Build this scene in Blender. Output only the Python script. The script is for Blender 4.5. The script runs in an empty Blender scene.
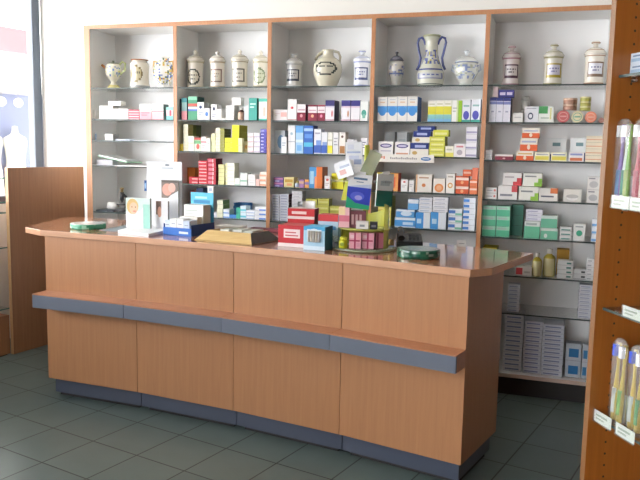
import bpy, bmesh, math, random
from mathutils import Matrix, Vector
random.seed(7)
PI=math.pi
SC=bpy.context.scene
C=SC.collection

# ---------------------------------------------------------------- colours / materials
def lin(h):
    h=h.lstrip('#')
    if len(h)==3: h=''.join(c*2 for c in h)
    v=[int(h[i:i+2],16)/255 for i in (0,2,4)]
    return tuple(c/12.92 if c<=.04045 else ((c+.055)/1.055)**2.4 for c in v)+(1.0,)
def newmat(name):
    m=bpy.data.materials.new(name); m.use_nodes=True
    nt=m.node_tree; return m,nt,nt.nodes,nt.links,nt.nodes['Principled BSDF']
def plain(name,hexc,rough=.5,metal=0.0,var=.06,scale=12.0,spec=.5):
    m,nt,n,l,b=newmat(name)
    tc=n.new('ShaderNodeTexCoord'); no=n.new('ShaderNodeTexNoise'); no.inputs['Scale'].default_value=scale; no.inputs['Detail'].default_value=3
    mix=n.new('ShaderNodeMix'); mix.data_type='RGBA'
    c=lin(hexc); d=tuple(max(0,x*(1-var*2)) for x in c[:3])+(1,)
    mix.inputs['A'].default_value=d; mix.inputs['B'].default_value=c
    l.new(tc.outputs['Object'],no.inputs['Vector']); l.new(no.outputs['Fac'],mix.inputs['Factor']); l.new(mix.outputs['Result'],b.inputs['Base Color'])
    b.inputs['Roughness'].default_value=rough; b.inputs['Metallic'].default_value=metal; b.inputs['Specular IOR Level'].default_value=spec
    return m
def wood(name,dark,light,rough=.35,axis='Z',spec=.5,coat=0.0):
    m,nt,n,l,b=newmat(name)
    tc=n.new('ShaderNodeTexCoord'); mp=n.new('ShaderNodeMapping')
    s={'Z':(26,26,1.1),'X':(1.1,26,26),'Y':(26,1.1,26)}[axis]
    mp.inputs['Scale'].default_value=s
    no=n.new('ShaderNodeTexNoise'); no.inputs['Scale'].default_value=2.2; no.inputs['Detail'].default_value=6; no.inputs['Roughness'].default_value=.62; no.inputs['Distortion'].default_value=.5
    rp=n.new('ShaderNodeValToRGB'); rp.color_ramp.elements[0].position=.28; rp.color_ramp.elements[0].color=lin(dark); rp.color_ramp.elements[1].position=.74; rp.color_ramp.elements[1].color=lin(light)
    l.new(tc.outputs['Object'],mp.inputs['Vector']); l.new(mp.outputs['Vector'],no.inputs['Vector']); l.new(no.outputs['Fac'],rp.inputs['Fac']); l.new(rp.outputs['Color'],b.inputs['Base Color'])
    b.inputs['Roughness'].default_value=rough; b.inputs['Specular IOR Level'].default_value=spec; b.inputs['Coat Weight'].default_value=coat; b.inputs['Coat Roughness'].default_value=.08
    return m
def vcol(name,rough=.45,spec=.4,coat=0.0,var=.05):
    """print colours carried by the mesh, with a faint procedural paper grain"""
    m,nt,n,l,b=newmat(name)
    a=n.new('ShaderNodeVertexColor'); a.layer_name='Col'
    tc=n.new('ShaderNodeTexCoord'); no=n.new('ShaderNodeTexNoise'); no.inputs['Scale'].default_value=60
    mr=n.new('ShaderNodeMapRange'); mr.inputs['To Min'].default_value=1-var*2; mr.inputs['To Max'].default_value=1.0
    mix=n.new('ShaderNodeMix'); mix.data_type='RGBA'; mix.blend_type='MULTIPLY'; mix.inputs['Factor'].default_value=1
    l.new(tc.outputs['Object'],no.inputs['Vector']); l.new(no.outputs['Fac'],mr.inputs['Value'])
    l.new(a.outputs['Color'],mix.inputs['A']); l.new(mr.outputs['Result'],mix.inputs['B']); l.new(mix.outputs['Result'],b.inputs['Base Color'])
    b.inputs['Roughness'].default_value=rough; b.inputs['Specular IOR Level'].default_value=spec; b.inputs['Coat Weight'].default_value=coat; b.inputs['Coat Roughness'].default_value=.1
    return m
def sheer(name,tint,alpha,rough=.05,glow='#ffffff'):
    """thin clear sheet: mostly see-through with a fresnel sheen"""
    m=bpy.data.materials.new(name); m.use_nodes=True; nt=m.node_tree; n=nt.nodes; l=nt.links; n.clear()
    o=n.new('ShaderNodeOutputMaterial'); t=n.new('ShaderNodeBsdfTransparent'); t.inputs['Color'].default_value=lin(tint)
    p=n.new('ShaderNodeBsdfPrincipled'); p.inputs['Base Color'].default_value=lin(glow); p.inputs['Roughness'].default_value=rough
    g=n.new('ShaderNodeBsdfGlossy'); g.inputs['Roughness'].default_value=rough
    mx=n.new('ShaderNodeMixShader'); mx.inputs['Fac'].default_value=alpha
    fr=n.new('ShaderNodeFresnel'); fr.inputs['IOR'].default_value=1.45
    no=n.new('ShaderNodeTexNoise'); no.inputs['Scale'].default_value=3.0
    mr=n.new('ShaderNodeMapRange'); mr.inputs['To Min'].default_value=max(.01,rough*.7); mr.inputs['To Max'].default_value=rough*1.3
    l.new(no.outputs['Fac'],mr.inputs['Value']); l.new(mr.outputs['Result'],g.inputs['Roughness'])
    geo=n.new('ShaderNodeNewGeometry'); inv=n.new('ShaderNodeMath'); inv.operation='SUBTRACT'; inv.inputs[0].default_value=1; mu=n.new('ShaderNodeMath'); mu.operation='MULTIPLY'
    m2=n.new('ShaderNodeMixShader')
    l.new(t.outputs[0],mx.inputs[1]); l.new(p.outputs[0],mx.inputs[2]); l.new(geo.outputs['Backfacing'],inv.inputs[1]); l.new(fr.outputs[0],mu.inputs[0]); l.new(inv.outputs[0],mu.inputs[1]); l.new(mu.outputs[0],m2.inputs['Fac']); l.new(mx.outputs[0],m2.inputs[1]); l.new(g.outputs[0],m2.inputs[2]); l.new(m2.outputs[0],o.inputs['Surface'])
    return m
def tiles(name,size,ang,ox,oy):
    m,nt,n,l,b=newmat(name)
    tc=n.new('ShaderNodeTexCoord'); mp=n.new('ShaderNodeMapping'); mp.vector_type='TEXTURE'
    mp.inputs['Location'].default_value=(ox,oy,0); mp.inputs['Rotation'].default_value=(0,0,ang); mp.inputs['Scale'].default_value=(size,size,size)
    br=n.new('ShaderNodeTexBrick'); br.offset=0; br.squash=1
    br.inputs['Scale'].default_value=1; br.inputs['Brick Width'].default_value=1; br.inputs['Row Height'].default_value=1; br.inputs['Mortar Size'].default_value=.013; br.inputs['Mortar Smooth'].default_value=.2; br.inputs['Bias'].default_value=0
    br.inputs['Color1'].default_value=lin('#62726f'); br.inputs['Color2'].default_value=lin('#5d6d6b'); br.inputs['Mortar'].default_value=lin('#171c1b')
    no=n.new('ShaderNodeTexNoise'); no.inputs['Scale'].default_value=5; no.inputs['Detail'].default_value=6
    mr=n.new('ShaderNodeMapRange'); mr.inputs['To Min'].default_value=.8; mr.inputs['To Max'].default_value=1.1
    mix=n.new('ShaderNodeMix'); mix.data_type='RGBA'; mix.blend_type='MULTIPLY'; mix.inputs['Factor'].default_value=1
    l.new(tc.outputs['Object'],mp.inputs['Vector']); l.new(mp.outputs['Vector'],br.inputs['Vector']); l.new(tc.outputs['Object'],no.inputs['Vector']); l.new(no.outputs['Fac'],mr.inputs['Value'])
    l.new(br.outputs['Color'],mix.inputs['A']); l.new(mr.outputs['Result'],mix.inputs['B']); l.new(mix.outputs['Result'],b.inputs['Base Color'])
    bp=n.new('ShaderNodeBump'); bp.inputs['Strength'].default_value=.25; bp.inputs['Distance'].default_value=.003; bp.invert=True
    l.new(br.outputs['Fac'],bp.inputs['Height']); l.new(bp.outputs['Normal'],b.inputs['Normal'])
    b.inputs['Roughness'].default_value=.32
    return m
MT={}
MT['wood']=wood('beech_veneer','#a3724d','#ae7d55',.42)
MT['woodx']=wood('beech_veneer_long','#a8704c','#b87f5a',.30,'X',.5)
MT['woodtop']=wood('beech_worktop','#a87050','#ba8462',.12,'X',.6,.5)
MT['woodedge']=wood('beech_edge','#b88a68','#c89a78',.4,'X')
MT['woodred']=wood('cherry_edging','#b2784e','#c08a5e',.4)
MT['woodgold']=wood('golden_beech','#884f18','#9a5f24',.4)
MT['woodbrown']=wood('brown_beech','#8c603f','#a0704c',.4)
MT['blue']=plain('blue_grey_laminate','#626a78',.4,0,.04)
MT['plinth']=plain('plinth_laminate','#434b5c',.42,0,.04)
MT['dark']=plain('dark_recess','#2c2927',.7)
MT['white']=plain('white_laminate','#eeeeec',.45,0,.02,4)
MT['wall']=plain('white_paint','#f1efe9',.8,0,.015,3)
MT['wallfar']=wood('brown_low_bounce_wall','#6a4e3a','#7c5e46',.5)  # unseen walls made brown to cut the light they bounce
MT['ceil']=plain('ceiling_paint','#efeeea',.9,0,.015,3)
MT['frame']=plain('window_frame_grey','#5b6470',.4,0,.05)
MT['glass']=sheer('shelf_glass','#f4f5f5',.03,.03)
MT['pane']=sheer('window_glass','#fbfafb',.0,.02)
MT['gedge']=plain('glass_edge_green','#2b3d3a',.5,0,.1,20)
MT['gedge2']=plain('glass_edge_teal','#5f9a90',.15,0,.1,20)
MT['card']=vcol('printed_card',.5,.3)
MT['paper']=vcol('paper',.7,.2)
MT['glaze']=vcol('glazed_ceramic',.18,.5,.3)
MT['plastic']=vcol('moulded_plastic',.3,.5)
MT['metal']=plain('brushed_metal','#b4b6b8',.3,1.0,.08,40)
MT['clear']=sheer('clear_plastic','#f3f6f4',.14,.12)
MT['lime']=sheer('lime_acrylic','#f2f3b4',.55,.2,'#e2e47e')
MT['glossy']=vcol('glossy_print',.22,.5,.2)
MT['sheerpack']=sheer('tinted_pouch','#e6eee0',.5,.12,'#dce8d4')
MT['floor']=tiles('slate_tiles',0.2942,-0.2329,1.0045,-1.4198)

# ---------------------------------------------------------------- mesh builder
class MB:
    def __init__(s): s.v=[]; s.f=[]; s.c=[]; s.m=[]; s.sm=[]
    def quad(s,pts,col='#ffffff',mi=0,smooth=False):
        k=len(s.v); s.v+= [tuple(p) for p in pts]; s.f.append(tuple(range(k,k+len(pts)))); s.c.append(col); s.m.append(mi); s.sm.append(smooth)
    def box(s,x0,x1,y0,y1,z0,z1,col='#ffffff',mi=0,fc={},fm={}):
        k=len(s.v)
        s.v+=[(x0,y0,z0),(x1,y0,z0),(x1,y1,z0),(x0,y1,z0),(x0,y0,z1),(x1,y0,z1),(x1,y1,z1),(x0,y1,z1)]
        for nm,q in (('bottom',(3,2,1,0)),('top',(4,5,6,7)),('front',(0,1,5,4)),('right',(1,2,6,5)),('back',(2,3,7,6)),('left',(3,0,4,7))):
            s.f.append(tuple(k+i for i in q)); s.c.append(fc.get(nm,col)); s.m.append(fm.get(nm,mi)); s.sm.append(False)
    def prism(s,poly,z0,z1,col='#ffffff',mi=0,topmi=None,sidemi=None,topcol=None):
        n=len(poly); k=len(s.v)
        s.v+=[(x,y,z0) for x,y in poly]+[(x,y,z1) for x,y in poly]
        s.f.append(tuple(reversed(range(k,k+n)))); s.c.append(col); s.m.append(mi); s.sm.append(False)
        s.f.append(tuple(range(k+n,k+2*n))); s.c.append(topcol or col); s.m.append(mi if topmi is None else topmi); s.sm.append(False)
        for i in range(n):
            j=(i+1)%n; s.f.append((k+i,k+j,k+n+j,k+n+i)); s.c.append(col); s.m.append(mi if sidemi is None else sidemi); s.sm.append(False)
    def lathe(s,prof,seg=24,cx=0,cy=0,cz=0,col='#ffffff',fn=None,mi=0,sub=1,sx=1,sy=1,axis='Z'):
        pr=[]
        for (r0,z0),(r1,z1) in zip(prof,prof[1:]):
            for i in range(sub): t=i/sub; pr.append((r0+(r1-r0)*t,z0+(z1-z0)*t))
        pr.append(prof[-1]); k=len(s.v); n=len(pr)
        for r,z in pr:
            for i in range(seg):
                a=2*PI*i/seg; p=(r*math.cos(a)*sx,r*math.sin(a)*sy,z)
                if axis=='Y': p=(p[0],-p[2],p[1])
                if axis=='X': p=(p[2],p[0],p[1])
                s.v.append((cx+p[0],cy+p[1],cz+p[2]))
        for q in range(n-1):
            for i in range(seg):
                j=(i+1)%seg; s.f.append((k+q*seg+i,k+q*seg+j,k+(q+1)*seg+j,k+(q+1)*seg+i))
                a=2*PI*(i+.5)/seg; z=(pr[q][1]+pr[q+1][1])/2; r=(pr[q][0]+pr[q+1][0])/2
                s.c.append((fn(a,z,r) if fn else None) or col); s.m.append(mi); s.sm.append(True)
        for q,rev in ((0,True),(n-1,False)):
            if pr[q][0]>1e-5:
                ids=[k+q*seg+i for i in range(seg)]
                s.f.append(tuple(reversed(ids)) if rev else tuple(ids)); z=pr[q][1]; s.c.append((fn(0,z,0) if fn else None) or col); s.m.append(mi); s.sm.append(False)
    def tube(s,pts,r,seg=8,col='#ffffff',mi=0):
        pts=[Vector(p) for p in pts]; n=len(pts); k=len(s.v); rr=r if isinstance(r,(list,tuple)) else [r]*n
        up=Vector((0,.3,1)).normalized()
        for i,p in enumerate(pts):
            t=(pts[min(i+1,n-1)]-pts[max(i-1,0)]).normalized()
            a=t.cross(up)
            if a.length<1e-3: a=t.cross(Vector((1,0,0)))
            a.normalize(); b=a.cross(t)
            for j in range(seg):
                g=2*PI*j/seg; s.v.append(tuple(p+a*math.cos(g)*rr[i]+b*math.sin(g)*rr[i]))
        for i in range(n-1):
            for j in range(seg):
                q=(j+1)%seg; s.f.append((k+i*seg+j,k+i*seg+q,k+(i+1)*seg+q,k+(i+1)*seg+j)); s.c.append(col); s.m.append(mi); s.sm.append(True)
        for i,rev in ((0,False),(n-1,True)):
            ids=[k+i*seg+j for j in range(seg)]; s.f.append(tuple(reversed(ids)) if rev else tuple(ids)); s.c.append(col); s.m.append(mi); s.sm.append(False)
    def sphere(s,cx,cy,cz,r,col='#ffffff',seg=14,sx=1,sy=1,sz=1,mi=0,fn=None):
        s.lathe([(max(r*math.sin(PI*i/8),1e-6 if i in (0,8) else 0),-r*math.cos(PI*i/8)*sz) for i in range(9)],seg,cx,cy,cz,col,mi=mi,sx=sx,sy=sy,fn=fn)
    def rect(s,x0,x1,z0,z1,y,col,mi=0): s.quad([(x0,y,z0),(x1,y,z0),(x1,y,z1),(x0,y,z1)],col,mi)
    def oval(s,cx,cz,rx,rz,y,col,n=16,mi=0): s.quad([(cx+rx*math.cos(2*PI*i/n),y,cz+rz*math.sin(2*PI*i/n)) for i in range(n)],col,mi)
    def art(s,w,h,art,y=-.0004,x0=0,z0=0):
        """print on a front face w x h"""
        for k,a in enumerate(art):
            yy=y-k*.00012
            if a[0]=='o': s.oval(x0+a[1]*w,z0+a[2]*h,a[3]*w,a[4]*h,yy,a[5])
            elif a[0]=='p': s.quad([(x0+px*w,yy,z0+pz*h) for px,pz in a[1]],a[2])
            else: s.rect(x0+a[0]*w,x0+a[2]*w,z0+a[1]*h,z0+a[3]*h,yy,a[4])
    def build(s,name,mats,parent=None,loc=None,rz=0.0):
        me=bpy.data.meshes.new(name); me.from_pydata(s.v,[],s.f)
        if not isinstance(mats,(list,tuple)): mats=[mats]
        for m in mats: me.materials.append(m)
        for i,p in enumerate(me.polygons): p.material_index=s.m[i]; p.use_smooth=s.sm[i]
        ca=me.color_attributes.new('Col','FLOAT_COLOR','CORNER'); cache={}
        data=[]
        for i,p in enumerate(me.polygons):
            c=s.c[i]
            if c not in cache: cache[c]=lin(c)
            data+=list(cache[c])*p.loop_total
        ca.data.foreach_set('color',data)
        me.update()
        o=bpy.data.objects.new(name,me); C.objects.link(o)
        if parent: o.parent=parent
        if loc: o.location=loc
        o.rotation_euler.z=rz
        return o
def tag(o,label,cat,group=None):
    o['label']=label; o['category']=cat
    if group: o['group']=group
    return o
def thing(name,label,cat,loc=(0,0,0),rz=0.0,group=None):
    o=bpy.data.objects.new(name,None); o.empty_display_size=.05; C.objects.link(o); o.location=loc; o.rotation_euler.z=rz
    return tag(o,label,cat,group)
def struct(o): o['kind']='structure'; return o
def bevel(o,w=.002,seg=2):
    m=o.modifiers.new('Bevel','BEVEL'); m.width=w; m.segments=seg; m.limit_method='ANGLE'; return o

# ---------------------------------------------------------------- camera
cam=bpy.data.cameras.new('camera'); co=bpy.data.objects.new('camera',cam); C.objects.link(co)
cam.sensor_fit='HORIZONTAL'; cam.sensor_width=36; cam.lens=41.0537; cam.clip_start=.05
co.matrix_world=Matrix([[0.9489184, -0.0577902, 0.3101841, 3.0998], [0.314933, 0.1134566, -0.9423082, -4.31129], [0.0192638, 0.9918608, 0.1258611, 1.44084], [0, 0, 0, 1]])
SC.camera=co
SC.view_settings.view_transform='Standard'; SC.view_settings.look='None'; SC.view_settings.gamma=1; SC.view_settings.exposure=-0.08
SC.cycles.use_denoising=True
SC.cycles.max_bounces=10; SC.cycles.diffuse_bounces=5; SC.cycles.transparent_max_bounces=24; SC.cycles.sample_clamp_indirect=8
ITEMS=[
['box',0.016,0.0304,0.03,0.1,1.6038,0.0608,1,'small plain white box, leftmost on second shelf, leftmost bay','#eceae4',None,None,[],'medicines on the second shelf of the leftmost bay'],
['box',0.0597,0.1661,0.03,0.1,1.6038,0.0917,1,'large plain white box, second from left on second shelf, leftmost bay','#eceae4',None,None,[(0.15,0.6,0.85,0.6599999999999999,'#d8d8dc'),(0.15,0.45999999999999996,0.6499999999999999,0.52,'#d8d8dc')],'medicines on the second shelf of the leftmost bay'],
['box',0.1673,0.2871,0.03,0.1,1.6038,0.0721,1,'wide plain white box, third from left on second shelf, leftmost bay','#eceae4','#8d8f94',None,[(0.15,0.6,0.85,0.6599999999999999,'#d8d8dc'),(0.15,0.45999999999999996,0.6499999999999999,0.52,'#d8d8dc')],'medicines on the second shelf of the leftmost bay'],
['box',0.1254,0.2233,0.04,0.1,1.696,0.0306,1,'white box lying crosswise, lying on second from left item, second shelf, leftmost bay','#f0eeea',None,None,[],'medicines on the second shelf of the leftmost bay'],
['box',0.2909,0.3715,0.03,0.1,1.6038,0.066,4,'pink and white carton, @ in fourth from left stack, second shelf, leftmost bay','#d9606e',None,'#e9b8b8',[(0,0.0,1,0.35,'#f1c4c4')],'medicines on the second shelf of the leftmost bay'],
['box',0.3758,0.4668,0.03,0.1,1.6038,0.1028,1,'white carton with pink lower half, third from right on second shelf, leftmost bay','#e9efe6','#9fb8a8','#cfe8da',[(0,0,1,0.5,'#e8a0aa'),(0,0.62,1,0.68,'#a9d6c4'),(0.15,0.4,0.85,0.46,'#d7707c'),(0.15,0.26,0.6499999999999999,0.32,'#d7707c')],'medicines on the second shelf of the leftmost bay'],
['box',0.4705,0.5567,0.03,0.1,1.6038,0.1031,1,'mint topped carton with pink bands, second from right on second shelf, leftmost bay','#eef0ea','#5f7672','#bfe3d5',[(0,0,1,0.45,'#efb2b8'),(0,0.5,1,0.56,'#dd6b78'),(0,0.7,1,0.8,'#bfe3d5')],'medicines on the second shelf of the leftmost bay'],
['box',0.5789,0.6271,0.03,0.1,1.6038,0.0838,1,'teal and pink striped carton, rightmost on second shelf, leftmost bay','#f0c9cc','#6d9b98',None,[(0,0,1,0.3,'#7cc7c4'),(0,0.75,1,1,'#8fd0c4'),(0.5,0.3,0.8,0.75,'#d65a6a')],'medicines on the second shelf of the leftmost bay'],
['bottle',0.016,0.0308,0.03,0.1,1.4604,0.0644,1,'small white bottle with pale blue label, leftmost on third shelf, leftmost bay','#eceae4',None,None,['#e9eef4','#a9c3dd'],'medicines on the third shelf of the leftmost bay'],
['box',0.1006,0.1639,0.03,0.1,1.4604,0.0447,1,'small grey cardboard box, second from left on third shelf, leftmost bay','#d5d2cd','#a8a6a2',None,[],'medicines on the third shelf of the leftmost bay'],
['papers',0.179,0.304,0.03,0.1,1.4604,0.0117,1,'white leaflets in a loose pile, third from left on third shelf, leftmost bay','#dfe6f2',None,None,[],'medicines on the third shelf of the leftmost bay',0.25],
['papers',0.3194,0.4575,0.03,0.1,1.4604,0.0063,1,'flat sheaf of white paper, second from right on third shelf, leftmost bay','#eef0f5',None,None,[],'medicines on the third shelf of the leftmost bay',-0.1],
['box',0.5932,0.6193,0.03,0.1,1.4604,0.013,1,'thin white slip case, rightmost on third shelf, leftmost bay','#dedee2',None,None,[],'medicines on the third shelf of the leftmost bay'],
['papers',0.0175,0.1614,0.03,0.1,1.29,0.0379,1,'thick white ring binder, leftmost on fourth shelf, leftmost bay','#eeeef2','#b9bcc6',None,[],'medicines on the fourth shelf of the leftmost bay'],
['papers',0.2487,0.5062,-0.1,0.12,1.29,0.0073,1,'white papers jutting over the shelf edge, rightmost on fourth shelf, leftmost bay','#f6f6f4',None,None,[],'medicines on the fourth shelf of the leftmost bay'],
['box',0.016,0.1531,0.03,0.19,0.9698,0.008,1,'flat dark grey tray on fifth shelf, leftmost bay','#4c535c',None,None,[],'medicines on the fifth shelf of the leftmost bay'],
['box',0.6793,0.6924,0.03,0.1,1.6038,0.1363,1,'thin dark blue carton, leftmost on second shelf, second bay','#27424e','#27424e',None,[],'medicines on the second shelf of the second bay'],
['box',0.6939,0.7329,0.03,0.1,1.6038,0.1425,1,'slim grey carton with pink foot, second from left on second shelf, second bay','#8bb3b0','#3e5f66','#cfd8d6',[(0,0,1,0.4,'#d98d94'),(0,0.8,1,1,'#3f8f93')],'medicines on the second shelf of the second bay'],
['box',0.7417,0.8073,0.03,0.13,1.6038,0.1516,1,'green carton with red and blue bands, third from left on second shelf, second bay','#4f9c78','#2f5a52','#9cc7b0',[(0,0.58,1,0.7,'#c85a50'),(0,0.4,1,0.56,'#dfe4ee'),(0,0.38,1,0.46,'#5577c4'),(0,0.85,1,1,'#83c3a4')],'medicines on the second shelf of the second bay'],
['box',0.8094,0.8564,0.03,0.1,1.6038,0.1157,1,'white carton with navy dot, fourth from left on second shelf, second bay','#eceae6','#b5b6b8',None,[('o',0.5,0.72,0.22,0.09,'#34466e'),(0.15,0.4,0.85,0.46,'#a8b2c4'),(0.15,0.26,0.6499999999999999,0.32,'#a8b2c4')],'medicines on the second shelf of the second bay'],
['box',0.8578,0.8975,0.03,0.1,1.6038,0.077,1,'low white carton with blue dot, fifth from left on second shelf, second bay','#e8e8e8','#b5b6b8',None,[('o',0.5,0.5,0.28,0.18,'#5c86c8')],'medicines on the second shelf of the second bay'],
['box',0.9082,0.9497,0.03,0.1,1.6038,0.101,1,'white carton with dark emblem, sixth from left on second shelf, second bay','#efeeec',None,None,[('o',0.5,0.72,0.2,0.12,'#3a3f5a'),(0.15,0.35,0.85,0.41,'#9b9bb0'),(0.15,0.20999999999999996,0.6499999999999999,0.26999999999999996,'#9b9bb0')],'medicines on the second shelf of the second bay'],
['box',0.9512,0.9818,0.03,0.1,1.6038,0.0733,1,'short plain white carton, seventh from left on second shelf, second bay','#e6e4e0',None,None,[],'medicines on the second shelf of the second bay'],
['box',0.9834,1.0118,0.03,0.1,1.6038,0.0126,1,'tiny white carton, sixth from right on second shelf, second bay','#efede8',None,None,[],'medicines on the second shelf of the second bay'],
['box',1.0136,1.0714,0.03,0.1,1.6038,0.0951,4,'white carton, @ in fifth from right stack, second shelf, second bay','#e9e9e7',None,None,[(0.15,0.5,0.85,0.56,'#b7b7bd')],'medicines on the second shelf of the second bay'],
['box',1.0477,1.111,0.05,0.1,1.6994,0.0511,1,'tilted white carton, lying on fifth from right item, second shelf, second bay','#efedea',None,None,[],'medicines on the second shelf of the second bay'],
['bottle',1.0911,1.1379,0.03,0.1,1.6038,0.0789,1,'brown bottle with white cap, fourth from right on second shelf, second bay','#eceae4',None,None,['#4d2a26','#c8a48f','#efeae4'],'medicines on the second shelf of the second bay'],
['box',1.1427,1.1746,0.03,0.1,1.6038,0.0944,1,'pale grey carton, third from right on second shelf, second bay','#d3dade','#a8b0b4',None,[],'medicines on the second shelf of the second bay'],
['box',1.1756,1.2307,0.03,0.1,1.6038,0.1411,1,'teal carton, second from right on second shelf, second bay','#4aa79a','#2c7a6c','#5cc0b0',[(0.15,0.7,0.85,0.76,'#bfe8de'),(0.15,0.5599999999999999,0.6499999999999999,0.6199999999999999,'#bfe8de')],'medicines on the second shelf of the second bay'],
['box',1.2445,1.2991,0.03,0.1,1.6038,0.1373,1,'white carton with teal top, rightmost on second shelf, second bay','#e4f0ea','#4aa79a',None,[(0,0.86,1,1,'#55b8a6'),(0,0,1,0.08,'#55b8a6'),(0.55,0.2,0.85,0.6,'#e3c0b0')],'medicines on the second shelf of the second bay'],
['box',0.6793,0.6993,0.03,0.1,1.3996,0.0475,1,'small yellow carton, leftmost on third shelf, second bay','#dcc93c',None,None,[],'medicines on the third shelf of the second bay'],
['box',0.7058,0.7397,0.03,0.1,1.3996,0.1765,9,'narrow cream carton, @ in third from left stack, third shelf, second bay','#e4dfc4','#b6b06a',None,[],'medicines on the third shelf of the second bay'],
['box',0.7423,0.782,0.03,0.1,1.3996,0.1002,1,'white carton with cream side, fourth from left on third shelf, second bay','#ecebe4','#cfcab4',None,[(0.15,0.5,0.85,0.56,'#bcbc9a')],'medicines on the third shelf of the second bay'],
['box',0.6952,0.7535,0.12,0.19,1.3996,0.1745,1,'olive carton, second from left on third shelf, second bay','#7f8a48','#5c6a38',None,[],'medicines on the third shelf of the second bay'],
['box',0.7863,0.8345,0.03,0.1,1.3996,0.0905,1,'white carton with green and red pattern, fifth from left on third shelf, second bay','#d6dccc',None,None,[(0,0.55,1,0.8,'#6fa876'),('o',0.55,0.35,0.25,0.2,'#d8685c'),(0,0.82,1,1,'#b34a44')],'medicines on the third shelf of the second bay'],
['box',0.8374,0.8737,0.03,0.1,1.3996,0.0971,1,'white carton with red line, sixth from left on third shelf, second bay','#efe6e4',None,'#c05a5e',[(0,0.6,1,0.68,'#c8606a'),(0.15,0.35,0.85,0.41,'#c9a8ac'),(0.15,0.20999999999999996,0.6499999999999999,0.26999999999999996,'#c9a8ac')],'medicines on the third shelf of the second bay'],
['box',0.8759,0.9026,0.03,0.1,1.3996,0.0875,1,'slim white carton, seventh from left on third shelf, second bay','#e9ece6',None,None,[(0.15,0.6,0.85,0.6599999999999999,'#a8b4ac'),(0.15,0.45999999999999996,0.6499999999999999,0.52,'#a8b4ac')],'medicines on the third shelf of the second bay'],
['box',0.9112,0.9399,0.03,0.1,1.3996,0.1186,6,'cream yellow carton, @ in eighth from left stack, third shelf, second bay','#e0dfae',None,None,[],'medicines on the third shelf of the second bay'],
['box',0.942,0.9728,0.03,0.1,1.3996,0.1546,8,'thin cream carton, @ in ninth from left stack, third shelf, second bay','#ebe6cf',None,None,[],'medicines on the third shelf of the second bay'],
['box',0.9742,1.0027,0.03,0.13,1.3996,0.1507,8,'dark olive carton, @ in eighth from right stack, third shelf, second bay','#9c9a52','#5f6430',None,[],'medicines on the third shelf of the second bay'],
['box',1.005,1.0568,0.03,0.1,1.3996,0.0923,3,'lemon yellow carton, @ in seventh from right stack, third shelf, second bay','#dede3a',None,None,[(0.15,0.5,0.85,0.56,'#b7b72a')],'medicines on the third shelf of the second bay'],
['box',1.0592,1.1098,0.03,0.16,1.3996,0.1741,4,'bright yellow carton, @ in sixth from right stack, third shelf, second bay','#e3e02c','#a3a020','#eeec60',[(0.15,0.5,0.85,0.56,'#b5b21f')],'medicines on the third shelf of the second bay'],
['box',1.1109,1.1381,0.015,0.045,1.3996,0.0911,2,'pale yellow carton, @ in fifth from right stack, third shelf, second bay','#eae8bb',None,None,[],'medicines on the third shelf of the second bay'],
['box',1.137,1.1663,0.047,0.117,1.3996,0.0723,1,'small cream carton with orange dot, fourth from right on third shelf, second bay','#ece3b0',None,None,[('o',0.5,0.5,0.25,0.2,'#d9a24c')],'medicines on the third shelf of the second bay'],
['box',1.1715,1.209,0.03,0.1,1.3996,0.1251,4,'white carton with pink line, @ in third from right stack, third shelf, second bay','#efe8e8',None,None,[(0,0.2,1,0.34,'#d9a6ae')],'medicines on the third shelf of the second bay'],
['box',1.2131,1.2531,0.03,0.1,1.3996,0.1263,4,'white carton with mauve line, @ in second from right stack, third shelf, second bay','#eeeaec',None,None,[(0,0.2,1,0.32,'#b6a6c4')],'medicines on the third shelf of the second bay'],
['box',1.2556,1.2954,0.03,0.1,1.3996,0.1503,7,'violet blue carton, @ in rightmost stack, third shelf, second bay','#5a58ae',None,None,[(0.15,0.3,0.6,0.6,'#c6c6ea')],'medicines on the third shelf of the second bay'],
['box',0.7489,0.8137,0.03,0.1,1.1859,0.0445,2,'flat red carton, @ in second from left stack, fourth shelf, second bay','#c2303c',None,None,[(0.3,0.3,0.95,0.55,'#e9c7c4')],'medicines on the fourth shelf of the second bay'],
['box',0.6793,0.7379,0.13,0.2,1.1859,0.1033,1,'orange brown carton, leftmost on fourth shelf, second bay','#c07a34',None,None,[],'medicines on the fourth shelf of the second bay'],
['box',0.8168,0.8795,0.03,0.1,1.1859,0.1535,7,'red and white carton, @ in third from left stack, fourth shelf, second bay','#c8303e',None,'#b5414a',[(0.05,0.35,0.9,0.6,'#eab7b7')],'medicines on the fourth shelf of the second bay'],
['box',0.8824,0.943,0.03,0.13,1.1859,0.1694,6,'crimson carton, @ in fourth from left stack, fourth shelf, second bay','#b92a3a','#6d1f2b','#b5414a',[(0.1,0.2,0.55,0.8,'#d9788a'),(0.6,0.1,0.7,0.9,'#f0d3d3')],'medicines on the fourth shelf of the second bay'],
['box',0.9618,1.0047,0.03,0.1,1.1859,0.1321,5,'olive and cream carton, @ in fifth from left stack, fourth shelf, second bay','#d6d49a','#a6a45c',None,[],'medicines on the fourth shelf of the second bay'],
['box',1.0118,1.0757,0.03,0.1,1.1859,0.1433,6,'white and cream carton, @ in sixth from left stack, fourth shelf, second bay','#efede0','#cfcdb4',None,[(0,0.1,0.2,0.9,'#e6e1a6')],'medicines on the fourth shelf of the second bay'],
['box',1.0791,1.1151,0.03,0.1,1.1859,0.0477,1,'small white carton with green edge, fifth from right on fourth shelf, second bay','#e8ece6',None,None,[(0,0,1,0.15,'#b6d0c0')],'medicines on the fourth shelf of the second bay'],
['box',1.1184,1.1662,0.03,0.1,1.1859,0.0826,1,'white carton with pale green band, fourth from right on fourth shelf, second bay','#e6ece8',None,None,[(0,0.3,1,0.45,'#9cc4b0')],'medicines on the fourth shelf of the second bay'],
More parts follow.
